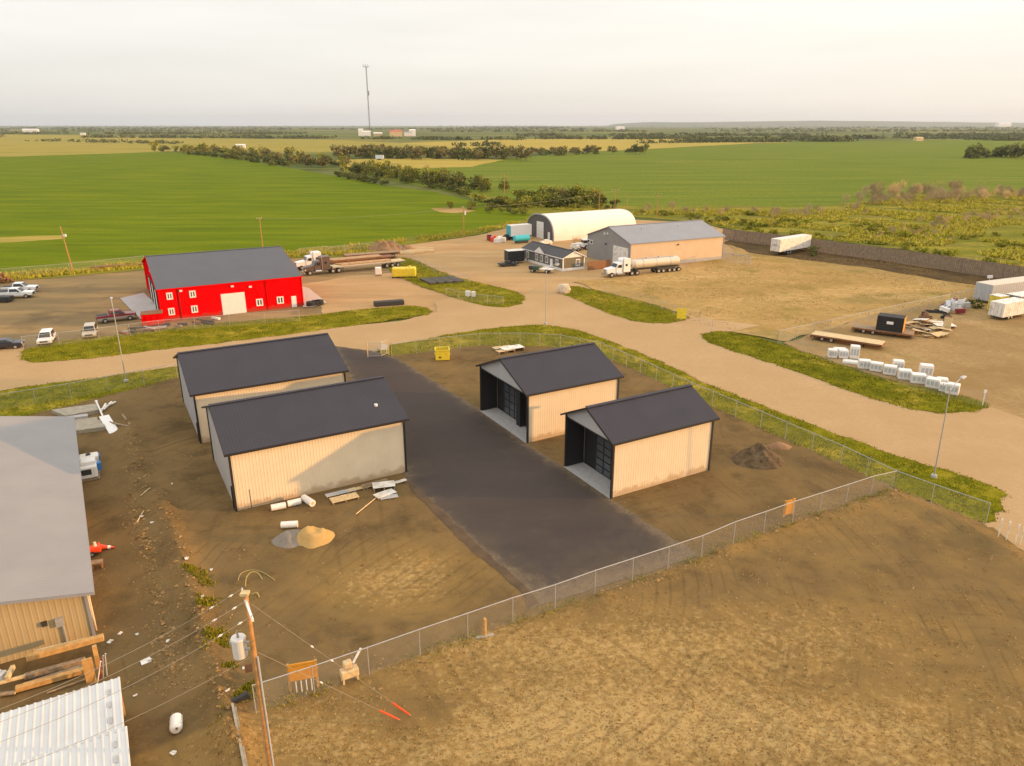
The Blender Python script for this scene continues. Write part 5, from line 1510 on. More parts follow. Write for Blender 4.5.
# north yard small things
bm = bmesh.new(); bmesh.ops.create_icosphere(bm, subdivisions=4, radius=1)
for v in bm.verts:
    p = v.co.copy(); k = 1 + .22 * noise.noise(p * 1.1 + Vector((4, 2, 7))) + .08 * noise.noise(p * 3.5)
    v.co = Vector((p.x * 1.25 * k, p.y * .85 * k, max(-.15, .75 + min(.95, p.z * 1.15 * k))))
me = bpy.data.meshes.new('marker_boulder'); bm.to_mesh(me); bm.free(); me.materials.append(mat('pale_stone', (.60, .50, .38), .9, var=.12, scale=2, bump=.3))
r_ = bpy.data.objects.new('marker_boulder', me); scene.collection.objects.link(r_); r_.location = put(563.5, 293.8, .17)
tag(r_, 'big pale boulder standing on the green strip near the junction', 'boulder')
root = thing('yellow_sign', 'small yellow sign on a post at the green strip tip', 'sign', put(681, 322, .17), R(-10))
MB().box((0, 0, 1.25), (1.5, .06, 1.7)).build('sign_panel', M['yellow'], root); MB().box((0, .08, 1.2), (.1, .1, 2.4)).build('post', M['galv'], root)
root = thing('flat_deck_truck', 'small green flat-deck truck parked before the modular office', 'truck', put(541, 272.5, .03), R(160))
o = MB().box((.9, 0, .95), (1.6, 1.7, .9)).build('hood', mat('dark_green', (.04, .075, .04), .5), root); bevel(o, .06)
o = MB().box((2.1, 0, 1.0), (.9, 1.7, .8)).build('cab', M['car_dark'], root); bevel(o, .06)
MB().box((-1.3, 0, .85), (3.0, 1.9, .15)).build('deck', M['white_dirty'], root)
for x in (-1.5, 1.7):
    for y in (-.8, .8): wheel(root, x, y, .42, .3)
root = thing('white_tractor', 'small white tractor between the arched shed and cream warehouse', 'tractor', put(582, 249.5, .03), R(200))
o = MB().box((.5, 0, 1.2), (2.2, 1.6, 1.0)).build('body', M['car_white'], root); bevel(o, .1); o = MB().box((-.8, 0, 1.8), (1.4, 1.6, 1.6)).build('cab', M['car_white'], root); bevel(o, .1); MB().box((-.8, 0, 2.0), (1.42, 1.62, .7)).build('side_windows', M['glass'], o)
for x in (-.9, 1.2):
    for y in (-.9, .9): wheel(root, x, y, .6, .4)
root = thing('white_tractor', 'white machine at the left end of the dirt between sheds', 'tractor', put(575, 251, .03), R(190)); MB().box((0, 0, .9), (2.2, 1.5, .8)).box((.3, 0, 1.5), (1.0, 1.2, .7)).build('body', M['white_dirty'], root)
for x in (-.7, .7):
    for y in (-.7, .7): wheel(root, x, y, .4, .3)
for i, (u, v, c_) in enumerate([(494, 241.5, 'orange_red'), (498, 242.8, 'white_dirty'), (490.5, 240.5, 'car_maroon'), (502, 241.8, 'white_dirty'), (507, 240, 'chassis')]):
    o = MB().box((0, 0, .6), (2.0, 1.4, 1.1)).box((.4, .2, 1.3), (.9, .9, .5)).tube((-1, 0, .4), (1.4, .5, .9), .12).build('yard_item', M[c_], loc=put(u, v, .03), rz=i); tag(o, ['red', 'white', 'dark red', 'second white', 'black'][i] + ' equipment item by the teal-ended trailer', 'equipment', 'equipment by the teal trailer')
root = thing('teal_tank', 'teal tank standing under the white trailer\'s side', 'tank', put(521.5, 243, .03), R(29)); MB().tube((-2.2, 0, 1.3), (2.2, 0, 1.3), .8, n=14).build('tank', M['teal'], root); MB().box((0, 0, .3), (3.6, 1.2, .5)).build('cradle', M['chassis'], root)
o = MB().box((0, 0, .5), (4.4, 1.9, .25)).tube((-1.2, -1, .35), (-1.2, 1, .35), .35, n=10).tube((1.2, -1, .35), (1.2, 1, .35), .35, n=10).box((0, 0, .9), (1.2, 1.4, .5)).build('low_trailer', M['chassis'], loc=put(508, 266, .03), rz=.3); tag(o, 'low black trailer in front of the black enclosed trailer', 'trailer')
o = MB().box((0, 0, .6), (3.2, 1.0, .7)).tube((-1.3, -.6, .35), (-1.3, .6, .35), .35, n=10).tube((1.3, -.6, .35), (1.3, .6, .35), .35, n=10).box((0, 0, 1.1), (1, .8, .4)).build('parked_quad', M['white_dirty'], loc=put(546, 244.5, .03), rz=.5); tag(o, 'small pale quad at the arched shed\'s end wall', 'quad bike')

# ------------------------------------------------------------------ compound objects
root = thing('yellow_bin', 'yellow open-topped waste bin on the dirt by the compound fence', 'bin', at(442.5, 361), R(8))
w, d_, h = 1.8, 1.5, 1.4
m = MB(); t = .08
m.box((0, -d_ / 2, h / 2 + .1), (w, t, h)); m.box((0, d_ / 2, h / 2 + .1), (w, t, h)); m.box((-w / 2, 0, h / 2 + .1), (t, d_ - t, h)); m.box((w / 2, 0, h / 2 + .1), (t, d_ - t, h)); m.box((0, 0, .12), (w, d_, .08)); m.build('bin_body', M['yellow'], root)
m = MB(); m.box((0, -d_ / 2 - .05, h + .06), (w + .15, .1, .1)); m.box((0, d_ / 2 + .05, h + .06), (w + .15, .1, .1)); m.box((-w / 2 - .05, 0, h + .06), (.1, d_, .1)); m.box((w / 2 + .05, 0, h + .06), (.1, d_, .1)); m.build('rim', M['yellow'], root)
MB().box((0, 0, h * .7), (w - .2, d_ - .2, .1)).build('rubbish', M['chassis'], root)
MB().box((-.35, -d_ / 2 - .05, .5), (.3, .02, .2)).build('decal', M['chassis'], root)
for x in (-w / 2 - .06, w / 2 + .06): MB().box((x, 0, .8), (.1, 1.1, .18)).build('fork_pocket', M['yellow'], root)

def pallet(label, p, rz, L, W, h, m_, group, name='board_pallet'):
    root = thing(name, label, 'pallet', p, rz, group)
    m = MB()
    for k in range(6): m.box((0, (k - 2.5) * W / 6, h), (L, W / 6 - .03, .05))
    m.build('boards', m_, root)
    for x in (-L / 2 + .1, 0, L / 2 - .1): MB().box((x, 0, h / 2), (.1, W, h)).build('runner', M['wood_old'], root)
    return root
for i, (u, v, L, W, h) in enumerate([(512, 352.5, 3.2, 1.6, .5), (498, 351.5, 1.4, 1.2, .3), (506, 350, 1.6, 1.0, .25), (505.5, 354.5, 2.6, 1.0, .35)]):
    pallet(['wide pale board stack behind the open-fronted sheds', 'small pale pallet left of the board stack', 'flat pallet behind the board stack', 'board pallet in front of the pale stack by the shed roof'][i], at(u, v), R(29), L, W, h, M['white_dirty'] if i == 0 else M['wood_pale'], 'boards behind the open sheds')

# rolls, pallets and offcuts along the closed shed
def roll(label, u0, v0, u1, v1, r):
    a, b = at2(u0, v0), at2(u1, v1); a.z += r; b.z += r
    root = thing('insulation_roll', label, 'roll', a, 0, 'white wrapped rolls by the closed shed')
    d = b - a; m = MB(); m.tube((0, 0, 0), d, r, n=16); m.build('wrap', M['plastic_white'], root)
    dd = d.normalized(); MB().tube(dd * -.012, dd * -.002, r * .5, n=12).build('core', M['wood_pale'], root); MB().tube(d + dd * .002, d + dd * .012, r * .5, n=12).build('core', M['wood_pale'], root)
    return root
roll('white wrapped roll nearest the shed\'s left corner', 271.5, 511, 286, 508, .27)
roll('middle white wrapped roll against the shed wall', 288, 507, 301, 504, .27)
roll('white wrapped roll turned askew at the row end', 304, 501, 313, 506.5, .29)
roll('white wrapped roll lying by the gravel heap', 281.5, 528, 298, 527, .27)
for i, (u, v, L, W, h, m_, rz) in enumerate([(344.5, 499.5, 2.3, 1.0, .2, 'wood_pale', 29), (341, 494.5, 2.6, .6, .2, 'trailer_grey', 29), (366, 488.5, 3.4, .5, .18, 'wood_pale', 30), (384, 489, 1.9, 1.1, .45, 'white_dirty', 15), (385, 495.5, 1.8, .9, .2, 'white_dirty', 40), (396, 484.5, 2.0, .4, .2, 'white_dirty', 35), (375, 486, 2.4, .5, .3, 'wood_old', 33), (389, 498, 1.5, .6, .12, 'trailer_grey', 20)]):
    pallet(['pallet of pale boards below the shed wall', 'grey plank bundle against the shed wall', 'long pale planks along the wall foot', 'stacked white offcuts near the shed corner', 'lower white offcut pallet near the shed corner', 'white battens at the shed corner', 'brown planks behind the white offcuts', 'grey offcut board in front of the white stack'][i], at2(u, v), R(rz), L, W, h, M[m_], 'pallets and planks along the closed shed')
for i, (p, q) in enumerate([((356, 515), (376, 499)), ((150, 488), (141, 497)), ((137, 523), (144, 512))]):
    a, b = at2(*p), at2(*q); a.z += .06; b.z += .1
    o = MB().tube((0, 0, 0), b - a, .045, n=6).box((b - a) * .5, (.12, .12, .1)).build('loose_pole', M['wood_pale'], loc=a); tag(o, ['thin pale pole lying off the white offcut stack', 'pale stick lying in the ditch rubble, upper', 'pale stick lying in the ditch rubble, lower'][i], 'pole')
p = at2(251.5, 507.5); o = MB().tube((0, 0, -.2), (0, 0, 1.6), .045, n=8).tube((0, 0, 1.6), (.0, 0, 1.66), .06, n=8).build('standpipe', M['chassis'], loc=p); tag(o, 'dark standpipe rising before the closed shed\'s left end', 'pipe')

# notice boards and stakes along the fence
def notice(label, u, v, h0, w, h, rz, pegs=False):
    root = thing('orange_board', label, 'board', at2(u, v), rz, 'orange boards along the compound fence')
    MB().box((0, 0, h0 + h / 2), (w, .07, h)).build('board_panel', M['orange_board'], root)
    for x in (-w / 2 - .02, w / 2 + .02): MB().box((x, .06, (h0 + h) / 2 - .1), (.12, .12, h0 + h + .2)).build('post', M['wood_new'], root)
    if pegs:
        for k in range(4): MB().tube((-w * .28 + k * w * .19, -.12, -.1), (-w * .28 + k * w * .19, -.1, .75), .035, n=6).build('white_pipe', M['plastic_white'], root)
    return root
notice('orange board on two posts with white pipes at its foot', 304.5, 690, .75, 1.45, 1.1, R(15), pegs=True)
notice('orange board on two posts at the fence\'s far corner', 788.5, 516.5, .25, .9, 1.25, R(25))
root = thing('orange_stake', 'short orange post in a pale footing beside the fence', 'stake', at2(484.5, 636), .3)
MB().tube((0, 0, -.1), (0.04, 0, 1.25), .13, .10, n=10).build('post', M['wood_new'], root); MB().box((0, -.1, .03), (1.1, .25, .1)).build('footing', M['concrete_old'], root)
root = thing('cream_pump', 'small cream pump box on a crate against the fence', 'pump', at2(350, 680), .5)
o = MB().box((0, 0, .55), (1.0, .5, .5)).build('case', M['wood_pale'], root); bevel(o, .05); o = MB().box((-.05, .1, 1.05), (.5, .4, .4)).build('head', M['wood_pale'], root); bevel(o, .08); MB().tube((.3, .2, .9), (.9, .5, 1.5), .07, n=8).build('outlet', M['plastic_white'], root)
m = MB()
for x in (-.4, .4): m.box((x, -.2, .15), (.1, .1, .3)); m.box((x, .2, .15), (.1, .1, .3))
m.build('leg', M['wood_pale'], root)

# hoses
def hose(label, pts_px, r=.045, m_='yellow', lift=None):
    pts = [at2(*p) for p in pts_px]
    for i, p in enumerate(pts): p.z += r + (lift[i] if lift else 0)
    sm = [pts[0]]
    for k in range(len(pts) - 1):
        p0, p1, p2, p3 = pts[max(0, k - 1)], pts[k], pts[k + 1], pts[min(len(pts) - 1, k + 2)]
        for t in (.25, .5, .75, 1):
            sm.append(.5 * ((2 * p1) + (p2 - p0) * t + (2 * p0 - 5 * p1 + 4 * p2 - p3) * t * t + (3 * p1 - p0 - 3 * p2 + p3) * t ** 3))
    o = MB().path(sm, r, n=6).build('yellow_hose', M[m_]); return tag(o, label, 'hose')
m_hose = mat('hose_yellow', (.36, .28, .08), .5, var=.1); M['hose'] = m_hose
hose('loop of yellow hose arching over the dirt near the power pole', [(245.5, 587), (247, 581), (252, 577.5), (258, 576.5), (262.5, 579.5)], .035, 'hose', [0, .25, .4, .25, 0])
hose('yellow hose trailing across the dark dirt beside the loop', [(238, 581), (241, 574), (249, 570.5), (257, 571), (264, 573.5), (272, 578.5), (275, 581)], .03, 'hose')
hose('short yellow hose below the loop near the pole top', [(252, 595), (257, 594.5), (259.5, 598)], .05, 'hose', [0, .1, 0])

# left yard: units, cones, planks
root = thing('compressor_unit', 'white equipment unit with a blue end beside the steel shop', 'machine', at2(89.5, 477), R(28))
o = MB().box((0, 0, .75), (1.5, 1.7, 1.1)).build('cabinet', M['white_paint'], root); bevel(o, .12)
o = MB().box((.1, .2, 1.45), (1.2, 1.1, .35)).build('top_cover', M['white_paint'], root); bevel(o, .08)
MB().box((-.1, -.87, .85), (.8, .04, .5)).build('grille', M['chassis'], root); MB().tube((.78, .2, .5), (.78, .2, 1.2), .32, n=12).build('drum', M['blue'], root)
m = MB(); m.box((0, 0, .1), (1.7, 1.9, .12)); m.build('skid', M['wood_old'], root)
root = thing('compressor_unit', 'second white unit standing behind the blue-ended one', 'machine', at2(91, 469), R(28))
o = MB().box((0, 0, .8), (1.6, 1.2, 1.2)).build('cabinet', M['white_dirty'], root); bevel(o, .15); MB().box((.83, .1, .8), (.1, .8, .9)).build('side_panel', M['blue'], root); MB().tube((0, 0, 1.4), (0, 0, 1.5), .2, n=10).build('cap', M['chassis'], root)
root = thing('red_machine', 'small red wheeled machine beside the steel shop wall', 'machine', at2(96, 554), R(25))
o = MB().box((0, 0, .45), (.8, .55, .45)).build('body', M['orange_red'], root); bevel(o, .06); MB().tube((.05, 0, .65), (.05, 0, 1.0), .12, .09, n=8).build('tank', M['white_dirty'], root); MB().tube((-.3, .0, .5), (-1.0, .1, .95), .03, n=6).build('handle', M['yellow'], root)
for y in (-.33, .33): wheel(root, -.2, y, .2, .1)
root = thing('traffic_cone', 'orange-red traffic cone lying on its side by the red machine', 'cone', at2(107, 549), R(8))
m = MB(); m.tube((-.55, 0, .22), (.55, 0, .10), .24, .05, n=14); m.build('cone', M['orange_red'], root); MB().box((-.57, 0, .25), (.05, .55, .5)).build('base', M['orange_red'], root); MB().tube((.1, 0, .15), (.3, 0, .13), .15, .11, n=14).build('band', M['white_paint'], root)
root = thing('bench', 'small brown wooden bench by the shop wall below the red machine', 'bench', at2(98, 568), R(20))
MB().box((0, 0, .5), (.75, .5, .08)).build('top', M['wood_old'], root)
for x in (-.3, .3): MB().box((x, 0, .22), (.08, .45, .5)).build('leg', M['rust'], root)
def slab(label, quad, th, m_, name='concrete_beam'):
    pts = [at2(*q) for q in quad]; c = sum(pts, Vector()) / len(pts); z = max(p.z for p in pts) + .02
    mb = MB(); top = [Vector((p.x - c.x, p.y - c.y, th)) for p in pts]; bot = [Vector((p.x - c.x, p.y - c.y, -.1)) for p in pts]
    mb.poly(top); mb.poly(bot[::-1])
    for i in range(len(pts)): j = (i + 1) % len(pts); mb.poly([bot[i], bot[j], top[j], top[i]])
    o = mb.build(name, m_, loc=(c.x, c.y, z)); bm = bmesh.new(); bm.from_mesh(o.data); bmesh.ops.recalc_face_normals(bm, faces=bm.faces); bm.to_mesh(o.data); bm.free()
    return tag(o, label, 'beam', 'long concrete beams behind the steel shop')
slab('pale concrete beam farthest from the shop roof corner', [(52, 413.5), (97.5, 406.5), (99, 413), (66, 419)], .35, M['concrete_old'])
slab('short middle concrete beam between the two long ones', [(68, 419), (88, 416.5), (88.5, 418.5), (68, 421)], .3, M['concrete'])
slab('long concrete beam nearest the white units', [(69, 428), (103, 423), (106, 430), (70, 435.5)], .4, M['concrete_old'])
slab('low pale beam lying between the concrete beams', [(70, 421), (97, 417.5), (98.5, 422), (70, 426.5)], .06, M['concrete_old'])
a, b = at2(97, 405), at2(105, 424); a.z += .45; b.z += .55
o = MB().tube((0, 0, 0), b - a, .09, n=8).box((0, 0, 0), (.25, .2, .2)).build('white_pipe', M['plastic_white'], loc=a); tag(o, 'white pipe laid across the ends of the concrete beams', 'pipe')
a, b = at2(105, 422), at2(116, 434); a.z += .35; b.z += .12
root = thing('white_door_panel', 'white door panel lying tilted against the beam ends', 'panel', (a + b) / 2, heading(a, b)); root.rotation_euler = (0, .18, heading(a, b))
MB().box((0, 0, 0), ((b - a).length, .95, .06)).build('panel', M['white_paint'], root); MB().box((0, 0, .035), ((b - a).length - .3, .7, .02)).build('inset', M['white_paint'], root)
for i, (p, q) in enumerate([((107, 425), (129, 425.5)), ((123, 418), (130, 424.5)), ((104, 411), (112, 403)), ((108, 407), (116, 403)), ((101, 414), (106, 405))]):
    a, b = at2(*p), at2(*q); a.z += .15; b.z += .2
    o = MB().box(((b - a) * .5), ((b - a).length, .16, .14), rz=heading(a, b)).box(((b - a) * .3 + Vector((0, 0, .1))), (.4, .2, .1), rz=heading(a, b)).build('loose_board', M['wood_old' if i < 2 else 'white_dirty'], loc=a); tag(o, ['weathered board lying out from the white panel', 'short weathered board at the end of the long one', 'pale offcut among debris above the white panel', 'second pale offcut among debris', 'pale offcut against the white pipe'][i], 'board', 'loose boards by the concrete beams')
rnd = random.Random(21)
for i, (u, v) in enumerate([(172, 484), (146, 662), (120, 634), (168, 643), (135, 696), (173, 754), (142, 517), (152, 524), (110, 642), (227, 690), (211, 570), (186, 557), (245, 668), (137, 635), (202, 598)]):
    s_ = .55 if i in (1,) else rnd.uniform(.15, .32)
    m = MB(); m.box((0, 0, .05), (s_, s_ * .7, .06), rz=rnd.uniform(0, 3), rx=rnd.uniform(-.3, .3)); m.box((s_ * .3, s_ * .2, .08), (s_ * .6, s_ * .4, .05), rz=rnd.uniform(0, 3), ry=.4)
    o = m.build('litter', M['white_dirty'], loc=at2(u, v)); tag(o, 'crumpled pale litter on the bare ground between the shops' if i != 1 else 'largest crumpled white litter on the lane beside the steel shop', 'litter', None if i == 1 else 'litter on the western lane')
# white barrel
root = thing('white_barrel', 'white plastic barrel lying on the lane by the berm', 'barrel', at2(177, 728), R(-68))
m = MB(); pr = [(-.5, .26), (-.42, .31), (.36, .31), (.46, .27)]
for (x0, r0), (x1, r1) in zip(pr[:-1], pr[1:]): m.tube((x0, 0, .3), (x1, 0, .3), r0, r1, n=18, caps=False)
m.tube((-.52, 0, .3), (-.5, 0, .3), .2, .26, n=18); m.tube((.46, 0, .3), (.5, 0, .3), .27, .2, n=18)
m.build('shell', M['plastic_white'], root, smooth=True); MB().tube((.5, .05, .42), (.56, .05, .42), .06, n=10).build('bung', M['rust'], root)
m = MB(); m.tube((-.2, 0, .3), (-.16, 0, .3), .322, n=18); m.tube((.16, 0, .3), (.2, 0, .3), .322, n=18); m.build('hoop', M['plastic_white'], root)
# timbers between shop and white roof
def beam(label, p, q, w, h, m_, z=0.0, name='timber_beam'):
    a, b = at2(*p), at2(*q); a.z += z + h / 2; b.z += z + h / 2
    d = b - a; root = thing(name, label, 'timber', a, heading(a, b), 'salvaged timbers below the steel shop')
    o = MB().box((d.length / 2, 0, 0), (d.length, w, h)).build('baulk', M[m_], root); bevel(o, .025)
    m = MB(); m.box((-.006, 0, 0), (.012, w * .9, h * .9)); m.box((d.length + .006, 0, 0), (.012, w * .9, h * .9)); m.build('end_grain', M['wood_pale'], root)
    return root
beam('long squared orange timber lying highest, beside the meter', (31, 674), (107, 653), .34, .34, 'wood_new', .95)
beam('narrow timber on the far side of the highest baulk', (40, 667), (101, 652.5), .16, .2, 'wood_pale', 1.0)
beam('weathered grey log under the highest timber', (26, 681), (86, 664.5), .3, .3, 'wood_old', .15)
beam('orange timber lowest in the stack near the white roof', (17, 693), (86, 674), .32, .3, 'wood_new', .12)
beam('weathered thin pole nearest the white roof', (48, 694), (86, 681), .09, .09, 'wood_old', .05)
beam('weathered grey plank on the stack middle', (24, 688), (84, 669), .4, .14, 'wood_old', .1)
beam('short crossed board at the stack\'s left end', (10, 689), (16, 677), .22, .25, 'wood_pale', .6)
beam('pale short board pointing out of the left end', (0, 690), (27, 683), .2, .15, 'wood_pale', .4)
beam('dark board at the frame\'s left edge below the timbers', (0, 697), (16, 695), .25, .12, 'wood_old', .1)
root = thing('timber_trestle', 'upright timber trestle holding the highest baulk end', 'trestle', at2(92, 683), R(30))
MB().box((0, 0, .8), (.5, .12, 1.7)).build('upright', M['wood_new'], root); MB().box((.45, .5, 1.05), (.22, .22, 1.9)).build('post', M['wood_new'], root)
for i, (u, v) in enumerate([(97, 684), (100, 681), (103, 678), (107, 676)]):
    p = at2(u, v); o = MB().tube((0, 0, -.1), (.25 - .1 * i, .3, 1.2), .035, n=6).tube((.25 - .1 * i, .3, 1.2), (.3 - .1 * i, .3, 1.3), .045, n=6).build('stored_rod', M[['white_dirty', 'car_maroon', 'galv', 'trailer_grey'][i]], loc=p); tag(o, ['pale', 'dark red', 'steel', 'grey'][i] + ' rod leaning beside the timber trestle', 'rod', 'rods beside the timber trestle')
for i, (u, v) in enumerate([(1, 681)]):
    o = MB().box((0, 0, .3), (.6, .5, .5)).tube((0, 0, .5), (0, 0, .7), .15).build('supply_box', M['white_paint' if i == 0 else 'yellow'], loc=at2(u, v)); tag(o, ['white box at the frame edge beside the timbers', 'yellow box at the frame edge below the timbers'][i], 'box')
# leaning boards beside the near pole
a, b = at2(233, 708), at2(246, 775); a.z += .25; b.z += .25
o = MB().box((b - a) * .5, ((b - a).length, .12, .55), rz=heading(a, b)).box((b - a) * .5 + Vector((.1, .05, -.1)), ((b - a).length * .96, .1, .3), rz=heading(a, b)).build('edge_board', M['concrete_old'], loc=a); tag(o, 'long pale board set on edge along the berm by the near pole', 'board')
a = at2(240, 704); o = MB().box((0, 0, .3), (1.0, .25, .25), rz=.45, ry=-.3).box((.3, .1, .3), (.5, .2, .2), rz=.4).build('dark_block', M['chassis'], loc=a); tag(o, 'dark timber block lying at the near pole beside the board', 'block')
# survey posts where the road leaves the frame
for i, (u, v) in enumerate([(998, 537), (1006, 540), (1015, 543), (1020, 544.5)]):
    o = MB().tube((0, 0, -.2), (0, 0, 1.55), .04, n=6).box((0, 0, 1.5), (.14, .05, .16)).build('marker_stake', M['white_dirty'], loc=at2(u, v)); tag(o, 'pale topped marker stake by the road end at the lot corner', 'stake', 'marker stakes at the lot corner')
o = MB().tube((0, 0, 0), (0, 0, 1.7), .05, n=6).box((0, 0, 1.7), (.3, .08, .35)).build('reflector_post', M['white_paint'], loc=put(982, 407, .17)); tag(o, 'white-topped reflector post at the tip of the eastern grass strip', 'post')
o = MB().tube((0, 0, 0), (0, 0, 2.6), .05, n=6).box((0, 0, 2.6), (.9, .3, .5)).build('yard_lamp', M['white_paint'], loc=put(987, 291, .14)); tag(o, 'small white yard lamp behind the eastern trailers', 'lamp')

# ------------------------------------------------------------------ trees
m_leaf_dark = leaf_mat('leaves_dark', [lin(62, 72, 28, .9), lin(84, 92, 36, .9), lin(112, 114, 48, .9), lin(140, 134, 66, .9)])
m_leaf_mid = leaf_mat('leaves_mid', [lin(84, 94, 26, .9), lin(118, 124, 36, .9), lin(150, 148, 50, .9), lin(178, 166, 74, .9)])
m_bright = leaf_mat('leaves_bright', [lin(110, 116, 28, .9), lin(146, 146, 36, .9), lin(176, 164, 56, .9)])
m_leaf_olive = leaf_mat('leaves_olive', [lin(92, 88, 50, .9), lin(118, 110, 64, .9), lin(146, 134, 84, .9), lin(108, 108, 48, .9)])
m_leaf_grey = leaf_mat('leaves_grey', [lin(140, 122, 90, .95), lin(168, 148, 112, .95), lin(196, 174, 136, .95), lin(148, 140, 76, .95)])
m_bark = mat('bark', (.16, .13, .10), .9, var=.25, scale=6)

def crown_mesh(mb, lobes, n, s, stretch=1.0, twig=False):
    for _ in range(n):
        c, r = random.choice(lobes)
        while True:
            d = Vector((random.uniform(-1, 1), random.uniform(-1, 1), random.uniform(-1, 1)))
            if .05 < d.length < 1: break
        k = random.uniform(.45, 1.08) if random.random() < .8 else random.uniform(0, .6)
        d = d.normalized() * k
        p = Vector((c[0] + d.x * r[0], c[1] + d.y * r[1], c[2] + d.z * r[2]))
        a = Vector((random.gauss(0, 1), random.gauss(0, 1), random.gauss(0, 1) + d.z)).normalized()
        q = a.orthogonal().normalized(); w = a.cross(q)
        t = random.uniform(0, 6.28); q, w = q * math.cos(t) + w * math.sin(t), w * math.cos(t) - q * math.sin(t)
        if twig:
            q = Vector((random.gauss(0, .35), random.gauss(0, .35), 1)).normalized(); w = q.orthogonal().normalized()
            h = s * random.uniform(1.2, 2.4); mb.poly([p - w * s * .05, p + w * s * .05, p + q * h])
        else:
            z = s * random.uniform(.6, 1.35)
            mb.poly([p - q * z * .5 - w * z * .2, p + w * z * .35 - q * .1 * z, p + q * z * .6, p - w * z * .42 + q * .15 * z])

def make_tree(name, label, cat, group, h, w, leaf, n=420, s=.55, trunk=True, twig=False, lobes=5, low=.25):
    root = thing(name, label, cat, (0, 0, 0), 0, group)
    if trunk:
        m = MB(); m.tube((0, 0, -.3), (.05 * w, 0, h * .55), h * .022, h * .012, n=6)
        for k in range(5):
            t = random.uniform(0, 6.28); z0 = h * random.uniform(.25, .5)
            m.tube((0, 0, z0), (math.cos(t) * w * .3, math.sin(t) * w * .3, z0 + h * .3), h * .010, h * .004, n=5)
        m.build('trunk', m_bark, root)
    L = [((0, 0, h * (low + .62 * (1 - low))), (w * .36, w * .36, h * .34))]
    for k in range(lobes):
        t = 6.28 * k / lobes + random.uniform(-.5, .5); rr = w * random.uniform(.18, .3)
        hh = random.uniform(low + .12, .78) * h
        L.append(((math.cos(t) * w * .28, math.sin(t) * w * .28, hh), (rr, rr, rr * random.uniform(.7, 1.2) * (h / w if h > w else 1) * .75)))
    m = MB(); crown_mesh(m, L, n, s, twig=twig); m.build('crown', leaf, root)
    return root

def plant_row(protos, spots, labels=None):
    used = {}
    out = []; relabel = []
    for i, (x, y, z, sc, k, lb) in enumerate(spots):
        p = protos[k]
        if k not in used: used[k] = True; o = p
        else: o = copy_thing(p)
        o.location = (x, y, z); o.rotation_euler = (0, 0, random.uniform(0, 6.28)); o.scale = (sc * random.uniform(.85, 1.2), sc * random.uniform(.85, 1.2), sc * random.uniform(.85, 1.15))
        if lb: relabel.append((o, lb))
        out.append(o)
    for o, lb in relabel: o['label'] = lb
    for k, p in enumerate(protos):
        if k not in used:
            for ch in list(p.children): bpy.data.objects.remove(ch)
            bpy.data.objects.remove(p)
    return out

def along(px, n, spread, z=.08, sc=(.8, 1.2), kinds=1, label=None):
    pts = [G(*p) for p in px]; ls = [(pts[i + 1] - pts[i]).length for i in range(len(pts) - 1)]; T = sum(ls); out = []
    for k in range(n):
        d = T * (k + random.uniform(.1, .9)) / n; i = 0
        while i < len(ls) - 1 and d > ls[i]: d -= ls[i]; i += 1
        p = pts[i].lerp(pts[i + 1], min(1, d / ls[i]))
        out.append((p.x + random.gauss(0, spread), p.y + random.gauss(0, spread), z, random.uniform(*sc), random.randrange(kinds), label))
    return out

g = 'dense dark tree row between the two fields'
P = [make_tree('aspen_tree', 'dark green tree in the dense row that divides the crop field from the pasture', 'tree', g, 7.5 + i, 8 + .5 * i, [m_leaf_dark, m_leaf_dark, m_leaf_mid][i], 520, .8, low=.05) for i in range(3)]
plant_row(P, along([(352, 172), (400, 179), (440, 185), (482, 193)], 64, 5.0, sc=(.65, 1.05), kinds=3))
g = 'low bushes along the crop field edge'
P = [make_tree('willow_bush', 'low dark bush in the hedge at the crop field\'s far edge', 'bush', g, 3.6, 5.5, m_leaf_dark, 300, .6, trunk=False, low=0) for i in range(2)]
plant_row(P, along([(336, 176), (360, 181), (388, 186)], 16, 1.2, sc=(.8, 1.1), kinds=2) + along([(428, 187), (450, 191), (466, 196)], 12, 1.0, sc=(.8, 1.1), kinds=2, label='low dark bush in the short hedge nearer the arched shed'))
g = 'far tree row with grey crowns'
P = [make_tree('aspen_tree', 'grey-green tree in the far row above the crop field', 'tree', g, 9 + i, 11, [m_leaf_dark, m_leaf_olive, m_leaf_mid][i], 340, 1.2, low=.05) for i in range(3)]
plant_row(P, along([(172, 151), (205, 153), (240, 156.5), (285, 162), (330, 169)], 72, 12, sc=(.65, 1.1), kinds=3))
g = 'low bushes before the far tree row'
P = [make_tree('willow_bush', 'low dark bush in front of the far tree row', 'bush', g, 4.5, 8, m_leaf_dark, 220, 1.0, trunk=False, low=0)]
plant_row(P, along([(188, 154.5), (230, 158), (290, 166.5)], 26, 3, sc=(.8, 1.2)))
g = 'pale aspens across the stubble'
P = [make_tree('aspen_tree', 'tall brownish aspen in the band beyond the yellow field', 'tree', g, 11, 14, [m_leaf_olive, m_leaf_dark][i], 320, 1.6, low=.05) for i in range(2)]
plant_row(P, along([(342, 157.5), (400, 158), (460, 158.2), (512, 159)], 60, 14, sc=(.75, 1.15), kinds=2) + along([(515, 155), (560, 155), (596, 154)], 26, 12, sc=(.5, .85), kinds=2, label='low brownish tree in the short band under the yellow strip at centre'))
g = 'bushes on the meadow behind the arched shed'
P = [make_tree('willow_bush', 'rounded green bush on the meadow behind the arched shed', 'bush', g, 3.2 + i * .8, 5.5, [m_leaf_mid, m_leaf_dark, m_leaf_mid][i], 360, .6, trunk=False, low=0) for i in range(3)]
